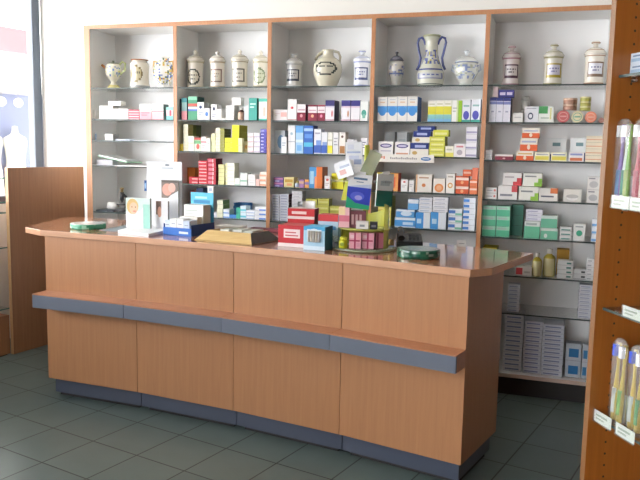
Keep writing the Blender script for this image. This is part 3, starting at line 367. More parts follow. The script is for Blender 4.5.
['box',2.8746,2.9504,0.03,0.1,1.6038,0.0895,1,'wide white carton with round mark, sixth from left on second shelf, rightmost bay','#e6e7ea',None,None,[('o',0.45,0.4,0.2,0.22,'#4c5468'),('o',0.45,0.4,0.12,0.13,'#e6e7ea'),(0.15,0.85,0.85,0.9099999999999999,'#b0b0b8')],'medicines on the second shelf of the rightmost bay'],
['box',2.9526,3.033,0.03,0.1,1.6038,0.0908,1,'white carton with green label, fifth from right on second shelf, rightmost bay','#e7ebe4','#c0c4b8',None,[(0.0,0.55,0.6,1,'#4f9a5c'),(0.75,0.2,0.85,0.9,'#d8d48c'),(0.15,0.25,0.7,0.31,'#a0b0a0')],'medicines on the second shelf of the rightmost bay'],
['tin',2.8474,2.8959,0.12,0.19,1.6038,0.1531,2,'white plastic tub, @ in fifth from left stack, second shelf, rightmost bay','#eceae4',None,None,['#dcdcd4','#c8c8c0'],'medicines on the second shelf of the rightmost bay'],
['disc',3.0506,3.1191,0.03,0.08,1.6038,0.0702,1,'red round tin on its edge, fourth from right on second shelf, rightmost bay','#eceae4',None,None,['#b4504e','#d89c94','#c8686a'],'medicines on the second shelf of the rightmost bay'],
['disc',3.127,3.1915,0.03,0.08,1.6038,0.0662,1,'cream and green round tin on its edge, third from right on second shelf, rightmost bay','#eceae4',None,None,['#d8cfa8','#5c9c84','#e4dcc0'],'medicines on the second shelf of the rightmost bay'],
['disc',3.199,3.2607,0.03,0.08,1.6038,0.066,1,'coral round tin on its edge, second from right on second shelf, rightmost bay','#eceae4',None,None,['#dc8468','#e8b49c','#d87058'],'medicines on the second shelf of the rightmost bay'],
['disc',3.2707,3.3003,0.05,0.1,1.6038,0.0548,1,'small reddish round tin on its edge, rightmost on second shelf, rightmost bay','#eceae4',None,None,['#a06c60','#c09c8c','#8c5048'],'medicines on the second shelf of the rightmost bay'],
['tin',3.0795,3.155,0.03,0.1,1.6745,0.0664,2,'copper coloured tin, @ atop fourth from right item, second shelf, rightmost bay','#eceae4',None,None,['#a9806c','#d8bca8'],'medicines on the second shelf of the rightmost bay'],
['tin',3.1686,3.2272,0.03,0.1,1.6705,0.0769,3,'olive gold tin, @ atop third from right item, second shelf, rightmost bay','#eceae4',None,None,['#a8a850','#d6d2a0'],'medicines on the second shelf of the rightmost bay'],
['box',2.6691,2.7082,0.03,0.1,1.3888,0.0581,3,'slim white carton, @ in leftmost stack, third shelf, rightmost bay','#e4e4e4',None,None,[(0.15,0.5,0.85,0.56,'#7c8090')],'medicines on the third shelf of the rightmost bay'],
['box',2.7241,2.8247,0.03,0.1,1.3888,0.0337,1,'flat maroon carton with white top, second from left on third shelf, rightmost bay','#8a3a4a',None,'#e0dcd8',[(0,0.65,1,1,'#e4dcd8'),('o',0.5,0.3,0.08,0.14,'#d8b4b0')],'medicines on the third shelf of the rightmost bay'],
['box',2.8421,2.937,0.03,0.1,1.3888,0.0542,1,'orange and white carton, third from left on third shelf, rightmost bay','#e0683c','#bca890',None,[(0,0.5,1,1,'#ece4d4'),('o',0.5,0.3,0.09,0.2,'#f0dcc4'),(0.1,0.65,0.9,0.8,'#d8b478')],'medicines on the third shelf of the rightmost bay'],
['box',2.86,2.9555,0.03,0.1,1.4435,0.0726,1,'middle orange carton, lying on third from left item, third shelf, rightmost bay','#e0683c','#bca890',None,[(0,0.5,1,1,'#ece4d4'),('o',0.5,0.3,0.09,0.2,'#f0dcc4'),(0.1,0.65,0.9,0.8,'#b4b8cc')],'medicines on the third shelf of the rightmost bay'],
['box',2.8683,2.9635,0.03,0.1,1.5166,0.056,1,'upper orange carton, lying on third from left item, third shelf, rightmost bay','#e0683c','#bca890',None,[(0,0.5,1,1,'#ece4d4'),('o',0.5,0.3,0.09,0.2,'#f0dcc4'),(0.1,0.65,0.9,0.8,'#b4b8cc')],'medicines on the third shelf of the rightmost bay'],
['box',2.9431,3.0244,0.03,0.1,1.3888,0.0499,1,'white carton with yellow wave, fourth from left on third shelf, rightmost bay','#ece8cc','#c4c0a8',None,[(0.05,0.12,0.95,0.55,'#dcd05c'),(0.1,0.68,0.9,0.8,'#a8a8b4')],'medicines on the third shelf of the rightmost bay'],
['box',3.0323,3.1168,0.03,0.1,1.3888,0.051,1,'white carton with yellow wave and blue print, fourth from right on third shelf, rightmost bay','#ece8cc','#c4c0a8',None,[(0.05,0.12,0.95,0.55,'#dcd05c'),(0.1,0.68,0.9,0.8,'#7c8cb8')],'medicines on the third shelf of the rightmost bay'],
['box',3.1256,3.2068,0.03,0.1,1.3888,0.0545,1,'white carton with orange wave, third from right on third shelf, rightmost bay','#e9e6e4','#c4c0b8',None,[(0.1,0.1,0.9,0.4,'#d87c54'),(0.1,0.65,0.9,0.85,'#8c94c0')],'medicines on the third shelf of the rightmost bay'],
['box',3.0033,3.1102,0.14,0.18,1.3888,0.1325,1,'clear pack with navy foot, fifth from left on third shelf, rightmost bay','#eef2f2',None,None,[(0,0.0,1,0.3,'#2f3a70'),(0.3,0.65,0.7,0.8,'#7c9ca0')],'medicines on the third shelf of the rightmost bay'],
['box',3.1327,3.2321,0.14,0.18,1.3888,0.1352,1,'clear pack with broad navy foot, second from right on third shelf, rightmost bay','#eef2f2',None,None,[(0,0.0,1,0.38,'#2f3a70'),(0.3,0.65,0.7,0.8,'#7c9ca0')],'medicines on the third shelf of the rightmost bay'],
['box',3.2153,3.3003,0.02,0.09,1.3888,0.1447,4,'cream carton with orange stripe, @ in rightmost stack, third shelf, rightmost bay','#e6dcc4',None,None,[(0,0.35,1,0.5,'#d8a484')],'medicines on the third shelf of the rightmost bay'],
['box',2.6787,2.7444,0.03,0.1,1.1625,0.0679,2,'small white carton with red dot, @ in leftmost stack, fourth shelf, rightmost bay','#dcdcd8','#b0aca4',None,[('o',0.8,0.5,0.1,0.2,'#c87870'),(0.1,0.4,0.6,0.55,'#9c9ca4')],'medicines on the fourth shelf of the rightmost bay'],
['box',2.7522,2.8586,0.03,0.1,1.1625,0.0809,1,'white carton with red corner, second from left on fourth shelf, rightmost bay','#e2e0dc','#a85050',None,[(0.7,0.55,1,1,'#c85458'),(0.1,0.25,0.75,0.4,'#8c8c94')],'medicines on the fourth shelf of the rightmost bay'],
['box',2.7725,2.8773,0.06,0.13,1.2439,0.0729,1,'white carton with red diagonal, lying on second from left item, fourth shelf, rightmost bay','#e2e0dc','#a8504c',None,[(0.55,0.0,1,0.3,'#c8484e'),(0.75,0.3,1,0.6,'#c8484e'),(0.1,0.6,0.6,0.72,'#b0a8a8')],'medicines on the fourth shelf of the rightmost bay'],
['box',2.8681,2.9762,0.03,0.1,1.1625,0.0787,1,'white carton with lime corner, third from left on fourth shelf, rightmost bay','#e2e3da','#b4b8a8',None,[(0.6,0.0,1,0.3,'#93c04c'),(0.8,0.3,1,0.55,'#93c04c'),(0.1,0.6,0.7,0.72,'#8c9090')],'medicines on the fourth shelf of the rightmost bay'],
['box',2.8855,2.9903,0.06,0.13,1.2417,0.0767,1,'white carton with green diagonal, lying on third from left item, fourth shelf, rightmost bay','#e2e3da','#8c9c80',None,[(0.6,0.0,1,0.3,'#8cbc4c'),(0.8,0.3,1,0.6,'#8cbc4c'),(0.1,0.7,0.7,0.8,'#8c9090')],'medicines on the fourth shelf of the rightmost bay'],
['box',2.98,3.0796,0.03,0.1,1.1625,0.0746,1,'white carton with orange corner, fourth from left on fourth shelf, rightmost bay','#e4e1da','#b07450',None,[(0.6,0.6,1,1,'#d87c4c'),(0.1,0.3,0.8,0.42,'#6c6c78')],'medicines on the fourth shelf of the rightmost bay'],
['box',3.1111,3.2065,0.03,0.1,1.1625,0.0725,1,'white carton with silver arc, second from right on fourth shelf, rightmost bay','#dfddd4','#b4b0a0',None,[('o',0.5,0.3,0.3,0.18,'#f2f0ec'),('o',0.5,0.45,0.35,0.15,'#b4b4b0')],'medicines on the fourth shelf of the rightmost bay'],
['box',3.2345,3.3003,0.02,0.09,1.1625,0.1476,2,'white carton with silver print, @ in rightmost stack, fourth shelf, rightmost bay','#dddbd6',None,None,[('o',0.5,0.4,0.35,0.25,'#b8b8b8'),(0.1,0.8,0.6,0.9,'#8c8c90')],'medicines on the fourth shelf of the rightmost bay'],
['box',2.6694,2.7466,0.03,0.1,0.9457,0.1771,3,'outer mint carton, @ in leftmost stack, fifth shelf, rightmost bay','#9cccb4',None,None,[(0,0.0,0.98,0.62,'#5ab48e'),(0.1,0.7,0.8,0.84,'#a8b4b0')],'medicines on the fifth shelf of the rightmost bay'],
['box',2.7492,2.8255,0.03,0.13,0.9457,0.1783,3,'inner mint carton, @ in second from left stack, fifth shelf, rightmost bay','#9cccb4','#3c7c68',None,[(0,0.0,0.98,0.62,'#5ab48e'),(0.1,0.7,0.8,0.84,'#a8b4b0')],'medicines on the fifth shelf of the rightmost bay'],
['box',2.8255,2.8936,0.12,0.19,0.9457,0.1811,3,'dark green carton, @ in third from left stack, fifth shelf, rightmost bay','#4f8c78','#2c5c50',None,[],'medicines on the fifth shelf of the rightmost bay'],  # added boxes standing in for the dark sides of the inner mint column
['box',2.908,2.9941,0.03,0.1,0.9457,0.0987,1,'white carton with green wave, fourth from left on fifth shelf, rightmost bay','#d4dcd8','#4c8874',None,[(0,0,1,0.7,'#6cbc98'),(0.1,0.78,0.8,0.9,'#9ca8a8')],'medicines on the fifth shelf of the rightmost bay'],
['box',2.9998,3.0928,0.03,0.14,0.9457,0.0636,1,'low mint carton, fifth from left on fifth shelf, rightmost bay','#cfdcd4','#3f7c68',None,[(0,0,1,0.75,'#78c0a0'),('o',0.3,0.3,0.1,0.2,'#dce8e0')],'medicines on the fifth shelf of the rightmost bay'],
['box',2.9982,3.0864,0.03,0.14,1.0098,0.0709,1,'upper mint carton, lying on fifth from left item, fifth shelf, rightmost bay','#cfdcd4','#3f7c68',None,[(0,0,1,0.75,'#72bc9c')],'medicines on the fifth shelf of the rightmost bay'],
['box',2.9128,3.0048,0.05,0.12,1.0449,0.0664,3,'flat white lilac carton, @ atop fourth from left item, fifth shelf, rightmost bay','#dcdce6',None,None,[(0.1,0.35,0.7,0.6,'#a0a0bc')],'medicines on the fifth shelf of the rightmost bay'],
['box',3.1048,3.1663,0.03,0.1,0.9457,0.076,3,'small carton with dark bar, @ in third from right stack, fifth shelf, rightmost bay','#dcdedc',None,None,[(0.1,0.15,0.9,0.45,'#4f8c80')],'medicines on the fifth shelf of the rightmost bay'],
['box',3.1765,3.2395,0.03,0.1,0.9457,0.0957,1,'white carton with green dot, second from right on fifth shelf, rightmost bay','#e0e2de','#b0b4b0',None,[('o',0.5,0.45,0.26,0.18,'#3f9c7c'),(0.15,0.8,0.8,0.88,'#9ca4a4')],'medicines on the fifth shelf of the rightmost bay'],
['box',3.2726,3.3003,0.02,0.09,0.9457,0.1274,3,'white carton with blue stripe, @ in rightmost stack, fifth shelf, rightmost bay','#dbe2ea',None,None,[(0,0.1,1,0.4,'#6fa0d0')],'medicines on the fifth shelf of the rightmost bay'],
['box',2.6775,2.7586,0.06,0.18,0.725,0.1514,1,'yellow carton behind the counter end, leftmost on sixth shelf, rightmost bay','#bcae2c','#837a22',None,[('o',0.5,0.5,0.15,0.2,'#d8d0a0')],'medicines on the sixth shelf of the rightmost bay'],
['box',2.8701,2.9622,0.03,0.1,0.725,0.0539,1,'white carton with red square, second from left on sixth shelf, rightmost bay','#d8d4d0',None,None,[(0.05,0.1,0.45,0.85,'#bc3c40'),(0.55,0.3,0.9,0.5,'#b0aca8')],'medicines on the sixth shelf of the rightmost bay'],
['bottle',2.9634,3.0165,0.03,0.1,0.725,0.1349,1,'yellow shampoo bottle with white cap, third from left on sixth shelf, rightmost bay','#eceae4',None,None,['#b0a138','#cfc99a','#e0ddd4'],'medicines on the sixth shelf of the rightmost bay'],
['bottle',3.0229,3.0902,0.05,0.12,0.725,0.1599,1,'larger yellow bottle with white cap, fourth from left on sixth shelf, rightmost bay','#eceae4',None,None,['#b0a138','#cfc99a','#e0ddd4'],'medicines on the sixth shelf of the rightmost bay'],
['box',3.0947,3.1639,0.15,0.22,0.725,0.1524,1,'amber carton, fifth from left on sixth shelf, rightmost bay','#b88c30',None,None,[(0.25,0.3,0.75,0.6,'#d8c070')],'medicines on the sixth shelf of the rightmost bay'],
['box',3.102,3.1851,0.03,0.1,0.725,0.1022,4,'small carton with dark end, @ in third from right stack, sixth shelf, rightmost bay','#d8dad8',None,None,[(0.6,0.25,0.9,0.65,'#4c7c74')],'medicines on the sixth shelf of the rightmost bay'],
['box',3.1905,3.2604,0.052,0.122,0.725,0.0558,2,'white carton with black end, @ in second from right stack, sixth shelf, rightmost bay','#d4d6d6',None,None,[(0.6,0.25,0.9,0.65,'#3c4448')],'medicines on the sixth shelf of the rightmost bay'],
['box',3.2595,3.3003,0.02,0.05,0.725,0.1263,5,'grey white carton, @ in rightmost stack, sixth shelf, rightmost bay','#d6d8da',None,None,[(0.1,0.3,0.6,0.55,'#9ca4a8')],'medicines on the sixth shelf of the rightmost bay'],
['box',2.8353,2.9015,0.04,0.11,0.5027,0.1649,7,'flat lilac carton, @ in leftmost stack, seventh shelf, rightmost bay','#c6cad4',None,None,[(0.1,0.3,0.8,0.6,'#8c98b4')],'medicines on the seventh shelf of the rightmost bay'],
['box',3.2271,3.3003,0.03,0.1,0.5027,0.1952,9,'flat white carton, @ in rightmost stack, seventh shelf, rightmost bay','#cfd2da',None,None,[(0.1,0.3,0.8,0.6,'#a0a8bc')],'medicines on the seventh shelf of the rightmost bay'],
['box',2.8267,2.9344,0.05,0.21,0.1441,0.3407,12,'flat white blue carton, @ in leftmost stack, bottom shelf, rightmost bay','#c8ccd8',None,None,[(0.1,0.3,0.85,0.6,'#7484ac')],'medicines on the bottom shelf of the rightmost bay'],
['box',2.9405,3.0415,0.045,0.205,0.1441,0.3129,12,'flat lilac blue carton, @ in second from left stack, bottom shelf, rightmost bay','#c8ccd8',None,None,[(0.1,0.3,0.85,0.6,'#7c84ac')],'medicines on the bottom shelf of the rightmost bay'],
['box',3.0455,3.1614,0.04,0.2,0.1441,0.3034,12,'flat pale blue carton, @ in third from left stack, bottom shelf, rightmost bay','#c9cdd9','#a0a4b4',None,[(0.1,0.3,0.85,0.6,'#8088a8')],'medicines on the bottom shelf of the rightmost bay'],
['box',3.1778,3.2604,0.05,0.12,0.1441,0.2025,2,'pale carton with blue window, @ in second from right stack, bottom shelf, rightmost bay','#b4bcc4',None,None,[(0.2,0.2,0.85,0.7,'#2f74a8')],'medicines on the bottom shelf of the rightmost bay'],
['box',3.2674,3.3003,0.05,0.12,0.1441,0.1985,2,'grey carton with blue window, @ in rightmost stack, bottom shelf, rightmost bay','#b4bcc4',None,None,[(0.2,0.2,0.85,0.7,'#3a7cac')],'medicines on the bottom shelf of the rightmost bay']
]
JARS=[(0.1106, 0.0988, 0.1925), (0.3178, 0.0693, 0.1953), (0.5008, 0.0753, 0.2122), (0.743, 0.0609, 0.2516), (0.9052, 0.055, 0.2476), (1.0644, 0.0588, 0.2502), (1.2128, 0.055, 0.2402), (1.4418, 0.056, 0.213), (1.6676, 0.0934, 0.2309), (1.8881, 0.0569, 0.2235), (2.1051, 0.0509, 0.2138), (2.3151, 0.0873, 0.3006), (2.5252, 0.0841, 0.2098), (2.7815, 0.0549, 0.2295), (3.0139, 0.0575, 0.2321), (3.2347, 0.0599, 0.2423)]
# ---------------------------------------------------------------- room
LW0=(-.635,.36); LD=(-.153,-.988)          # shop window wall runs towards the viewer
def lw(t,off=0): return (LW0[0]+LD[0]*t-.988*off*-1*-1, LW0[1]+LD[1]*t+.153*off)   # off>0: outside
LZ=-math.atan2(.153,.988)                  # local y axis of the window wall
FLO=[(-2.3,-7.0),(4.7,-7.0),(4.7,.46),(-.9,.46),(-1.05,-.2)]
m=MB(); m.prism([(-1.95,-7.0),(4.7,-7.0),(4.7,.46),(-.79,.46)],-.10,0); struct(m.build('floor',MT['floor']))
m=MB(); m.prism([(-1.95,-7.0),(4.7,-7.0),(4.7,.46),(-.79,.46)],2.75,2.85); struct(m.build('ceiling',MT['ceil']))
m=MB(); m.box(-.66,4.6,.34,.44,0,2.75); struct(m.build('wall_back',MT['wall']))
m=MB(); m.box(4.5,4.6,-6.9,.34,0,2.75); struct(m.build('wall_right',MT['wallfar']))
def wallframe(t0,t1,z0,z1,i0,i1,mat,name):
    m=MB()
    # local: y runs away from the viewer along the wall, x across it
    m.box(i0,i1,-t1,-t0,z0,z1); return struct(m.build(name,mat,None,(LW0[0],LW0[1],0),LZ))
m=MB(); m.box(-.10,0,-7.2,-.02,0,.995); m.box(-.10,0,-7.2,-.02,2.62,2.75); m.box(-.10,0,-7.2,-6.6,.995,2.62)
struct(m.build('wall_left',MT['wall'],None,(LW0[0],LW0[1],0),LZ))
W1=thing('window_1','wide shop window in grey frame beside the white wall','window',(LW0[0],LW0[1],0),LZ); del W1['label'],W1['category']; struct(W1)
m=MB(); m.box(-.085,-.02,-.10,-.025,.995,2.62); o=m.build('window_post',MT['frame'],W1); bevel(o,.004)
for y in (-2.3,-4.5,-6.59): m=MB(); m.box(-.085,-.02,y-.04,y+.03,1.05,2.56); m.build('window_post',MT['frame'],W1)
m=MB(); m.box(-.095,.0,-6.6,-.101,.996,1.05); m.build('window_sill',MT['frame'],W1)
m=MB(); m.box(-.085,-.02,-6.6,-.101,2.56,2.619); m.build('window_head',MT['frame'],W1)
m=MB(); m.box(-.055,-.049,-6.55,-.101,1.05,2.56); m.build('window_pane',MT['pane'],W1)
m=MB(); m.box(-1.85,4.5,-6.9,-6.8,2.6,2.75); m.box(-1.85,.8,-6.9,-6.8,0,2.6); m.box(2.6,4.5,-6.9,-6.8,0,2.6); m.box(.8,2.6,-6.9,-6.8,0,.5)
struct(m.build('wall_front',MT['wallfar']))
W2=thing('window_2','x','x',(0,-6.85,0)); del W2['label'],W2['category']; struct(W2)
for x in (.8,1.67,2.54): m=MB(); m.box(x,x+.06,-.03,.03,.5,2.6); m.build('window_post',MT['frame'],W2)
for x in (.86,1.73): m=MB(); m.box(x,x+.81,-.003,.003,.5,2.6); m.build('window_pane',MT['pane'],W2)

# ---------------------------------------------------------------- outside, across the street
m=MB(); m.box(-16,-1.0,-9,16,-.25,-.15); o=struct(m.build('ground_street',plain('pavement','#a9a9a4',.9)))
FX=(-4.60,4.30)
SH=thing('shop_front','pale shop front across the street with a red fascia sign','building',(FX[0],FX[1],-.15),LZ)
m=MB(); m.box(-.5,0,-9,4,2.32,4.6); m.box(-.5,0,-9,4,0,.5); m.box(-.5,-.4,-.9,4,.5,2.32); m.box(-.5,0,-9,-.9,.5,2.32); m.build('facade',plain('pale_render','#e8e6e0',.9,0,.03),SH)
m=MB(); m.box(.0,.10,-6,.62,2.86,3.2); m.build('fascia_sign',plain('red_sign','#250d11',.5),SH)
m=MB(); m.box(-.395,-.38,-.89,4,.505,2.3); m.build('display_backing',plain('blue_grey_display','#8892b0',.7,0,.12,2),SH)
m=MB(); m.box(0,1.7,-1.2,3.5,2.36,2.42); m.build('added_sun_blocker',MT['white'],SH)  # added slab, keeps the sun off the display backing
for y in (-.86,-.35): m=MB(); m.box(-.06,-.02,y-.03,y+.03,.5,2.3); m.build('mullion',MT['white'],SH)
m=MB(); m.box(-.05,-.035,-.89,4,.505,2.3); m.build('shop_pane',MT['pane'],SH)
def fr(dx,dy,z):
    c,s_=math.cos(LZ),math.sin(LZ); return (FX[0]+c*dx-s_*dy,FX[1]+s_*dx+c*dy,z)
def mannequin(dx,dy,label):
    t=thing('dress_form',label,'mannequin',fr(dx,dy,.36),LZ,'dress forms in the opposite shop window')
    m=MB(); m.lathe([(.13,0),(.13,.02),(.02,.04),(.018,.5)],16,0,0,0,'#e8e6e0'); m.build('stand',MT['plastic'],t)
    m=MB(); m.lathe([(.14,.48),(.18,.56),(.17,.66),(.135,.80),(.16,.95),(.185,1.06),(.17,1.14),(.07,1.19),(.05,1.24),(.045,1.30),(.0,1.31)],20,0,0,0,'#f6f4ee',sx=.72); m.build('torso',MT['plastic'],t)
    m=MB(); m.lathe([(.20,.12),(.19,.35),(.175,.56),(.145,.80),(.165,.95),(.19,1.06),(.18,1.13)],20,0,0,0,'#e9e7d4',sx=.74); m.build('dress',MT['paper'],t)
    return t
mannequin(-.2,.42,'white dress form in pale dress behind the opposite window, nearer the grey frame')
mannequin(-.2,-.02,'white dress form at the left photo edge behind the opposite window')
for dy,lb in ((.2,'left white globe lamp hanging in the opposite shop window'),(.50,'right white globe lamp hanging in the opposite shop window')):
    t=thing('globe_lamp',lb,'lamp',fr(-.2,dy,2.02),LZ,'globe lamps across the street')
    m=MB(); m.sphere(0,0,0,.07,'#ffffff'); m.build('globe',MT['plastic'],t)
    m=MB(); m.tube([(0,0,.07),(0,0,.149)],.006,6,'#888888'); m.build('cord',MT['plastic'],t)

# ---------------------------------------------------------------- wall shelving, five bays
BWID=0.6633; ZTOP=2.2026; ZBOT=0.1396
SHELF=[[1.8095, 1.5993, 1.4559, 1.2855, 0.9653], [1.8095, 1.5993, 1.3951, 1.1814, 0.9653, 0.7, 0.42], [1.8095, 1.5993, 1.3951, 1.1814, 0.9653, 0.7, 0.42], [1.8095, 1.5993, 1.3951, 1.1814, 0.9653, 0.7, 0.42], [1.8095, 1.5993, 1.3843, 1.158, 0.9412, 0.7205, 0.4982]]
DEP=.32
BN=['leftmost','second','middle','fourth','rightmost']
HOLD=['three painted pots and plain white boxes','four spired jars and yellow cartons','a round white jug and maroon cartons','the tall blue handled vase','three banded jars and mint green cartons']
for k in range(5):
    t=thing('shelving_bay','%s wooden shelving bay holding %s'%(BN[k],HOLD[k]),'shelving',(k*BWID,0,0),0,'bays of the medicine wall shelving')
    def upright(x0,x1):
        m=MB(); m.box(x0,x1,.0035,DEP-.02,.0,ZTOP+.025); u=m.build('upright',MT['white'],t)
        m=MB(); m.box(x0,x1,-.0005,.0032,.0,ZTOP+.025); m.build('edge_band',MT['woodred'],u)
    h=.0125
    upright(-h if k else -.032,h)
    if k==4: upright(BWID-h,BWID+.018)
    x0,x1=h+.0004,BWID-h-.0004
    m=MB(); m.box(x0,x1,.0035,DEP-.02,ZTOP,ZTOP+.025); u=m.build('top_board',MT['white'],t)
    m=MB(); m.box(x0,x1,-.0005,.0032,ZTOP,ZTOP+.025); m.build('edge_band',MT['woodred'],u)
    m=MB(); m.box(x0,x1,.0035,DEP-.02,ZBOT-.022,ZBOT); u=m.build('bottom_board',MT['white'],t)
    m=MB(); m.box(x0,x1,-.0005,.0032,ZBOT-.022,ZBOT); m.build('edge_band',plain('pale_edge','#c9b2a4',.5) if k==0 else bpy.data.materials['pale_edge'],u)
    m=MB(); m.box(x0,x1,.05,.066,0,ZBOT-.0225); m.build('plinth',MT['dark'],t)
    m=MB(); m.box(-h if k else -.032,BWID-h-.0004 if k<4 else BWID+.018,DEP-.0195,DEP-.008,0,ZTOP+.025); m.build('back_panel',MT['white'],t)
    for z in SHELF[k]:
        m=MB(); m.box(x0,x1,.004,DEP-.021,z-.004,z+.004,mi=0,fm={'front':1}); m.build('glass_shelf',[MT['glass'],MT['gedge']],t)

# ---------------------------------------------------------------- medicines
def words(i,n):
    O=['topmost','second down','third down','fourth down','fifth down','sixth down','seventh down','eighth down','ninth down','tenth down','eleventh down','twelfth down','thirteenth down']
    return 'lowest' if i==n-1 else O[i]
def shade(h,f):
    v=[int(h[i:i+2],16) for i in (1,3,5)]; return '#%02x%02x%02x'%tuple(min(255,int(c*f)) for c in v)
# lowest packs of these stacks stand wholly behind the counter goods
HID=('plain white carton, @ in third from left stack, fifth','greenish yellow carton','mustard carton','khaki carton')
HIDN={'plain white ca':4,'greenish yello':2,'mustard carton':1,'khaki carton, ':1}
def carton(w,d,h,base,side,top,art):
    key=(round(w,4),round(d,4),round(h,4),base,side,top,str(art))
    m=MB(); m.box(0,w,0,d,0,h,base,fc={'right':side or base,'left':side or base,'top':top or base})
    m.art(w,h,art)
    # tuck flap line at the top of the carton
    if h>.03: m.rect(0,w,h*.985,h*.992,-.0002,shade(base,.8))
    m.rect(w*.0,w,0,min(.0012,h*.04),-.00025,shade(base,.6))
    return m
def place_box(name,m,mat,lab,cat,loc,grp,rz=0.0):
    return tag(m.build(name,mat,None,loc,rz),lab,cat,grp)
for it in ITEMS:
    kind,x0,x1,y0,y1,z0,H,n,lab,base,side,top,art,grp=it[:14]; rz=it[14] if len(it)>14 else 0.0
    w=x1-x0; d=y1-y0; h=H/n
    base=base or '#e8e6e0'
    if kind=='box':
        first=None
        for i in range(n):
            if lab.startswith(HID) and i<HIDN.get(lab[:14],99): continue
            L=lab.replace('@',words(n-1-i,n)); j=random.uniform(-.0012,.0012) if n>1 else 0
            loc=(x0+j,y0+random.uniform(0,.002) if n>1 else y0,z0+i*h)
            if first is None:
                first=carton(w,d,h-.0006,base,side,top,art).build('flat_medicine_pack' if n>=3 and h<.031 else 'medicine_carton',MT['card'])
                o=first
            else:
                o=first.copy(); C.objects.link(o)
            o.location=loc; tag(o,L,'box',grp)
    elif kind=='bottle':
        r=w/2; body,labc,cap=art if len(art)==3 else (art[0],art[1],'#f2f2f2')
        r=min(r,.045)
        t=thing('medicine_bottle',lab,'bottle',((x0+x1)/2,y0+r,z0),0,grp)
        m=MB(); m.lathe([(r*.9,0),(r,.004),(r,H*.66),(r*.8,H*.74),(r*.42,H*.80),(r*.42,H*.83)],20,0,0,0,body,sub=2,fn=lambda a,z,r_:labc if H*.15<z<H*.55 and -2.6<math.atan2(math.sin(a),math.cos(a))<-.5 else None); m.build('body',MT['plastic'],t)
        m=MB(); m.lathe([(r*.5,H*.832),(r*.5,H*.97),(r*.42,H)],16,0,0,0,cap); m.build('cap',MT['plastic'],t)
    elif kind=='tin':
        r=w/2
        for i in range(n):
            L=lab.replace('@',words(n-1-i,n))
            t=thing('round_tin',L,'tin',((x0+x1)/2,y0+r,z0+i*h),0,grp)
            m=MB(); m.lathe([(r*.96,0),(r*.98,h*.08),(r*.98,h*.62),(r*.96,h*.64)],22,0,0,0,art[0]); m.build('body',MT['plastic'],t)
            m=MB(); m.lathe([(r,h*.645),(r,h*.9),(r*.94,h*.985)],22,0,0,0,art[1]); m.build('lid',MT['plastic'],t)
    elif kind=='disc':
        r=min(w,H)/2; hh=d
        t=thing('round_tin',lab,'tin',((x0+x1)/2,y0,z0+r+.0005),0,grp)
        m=MB(); m.lathe([(r*.97,-hh),(r*.97,-hh*.36)],24,0,0,0,art[2],axis='Y'); m.build('body',MT['plastic'],t)
        m=MB(); m.lathe([(r,-hh*.355),(r,-.004),(r*.95,0)],24,0,0,0,art[0],axis='Y')
        m.oval(0,0,r*.72,r*.72,-.0005,art[1],20); m.oval(0,0,r*.6,r*.6,-.0008,art[0],20); m.rect(-r*.5,r*.5,-r*.12,r*.12,-.0011,art[1]); m.build('lid',MT['plastic'],t)
    elif kind=='papers':
        m=MB(); q=max(3,min(9,int(H/.003))); hs=H/q
        for i in range(q):
            ox=random.uniform(-.004,.004); oy=random.uniform(-.003,.003)
            m.box(.006+ox,w-.006+ox,.005+oy,d-.005+oy,i*hs,(i+.8)*hs,base if i%2 else shade(base,.93),fc={'front':shade(base,.88 if i%2 else .97)})
        place_box('paper_stack',m,MT['paper'],lab,'papers',(x0,y0,z0),grp,rz*.0)

# ---------------------------------------------------------------- apothecary jars on the top glass shelf
ZA=SHELF[0][0]+.0045
def wrap(a): return math.atan2(math.sin(a),math.cos(a))
def medal(H,r,z0,z1,fr,field,ink,half=.95,shape='rect'):
    """painted cartouche on the viewer side of a pot: framed label with illegible lettering"""
    zc=(z0+z1)/2; hh=(z1-z0)/2
    def fn(a,z,rr):
        u=wrap(a+PI/2-.12)/half; v=(z-zc)/hh
        if abs(u)>1 or abs(v)>1: return None
        q=max(abs(u),abs(v)) if shape=='rect' else math.sqrt(u*u+v*v)
        if q>1: return None
        if q>.78: return fr
        if .12<v<.34 and abs(u)<.6 and (int((u+1)*9)%3): return ink
        if -.36<v<-.14 and abs(u)<.5 and (int((u+1)*11)%3): return ink
        return field
    return fn
def bands(fns,bs):
    def fn(a,z,r):
        for z0,z1,c in bs:
            if z0<=z<=z1: return c
        for f in fns:
            c=f(a,z,r)
            if c: return c
    return fn
JG='old pharmacy pots on the top glass shelf'
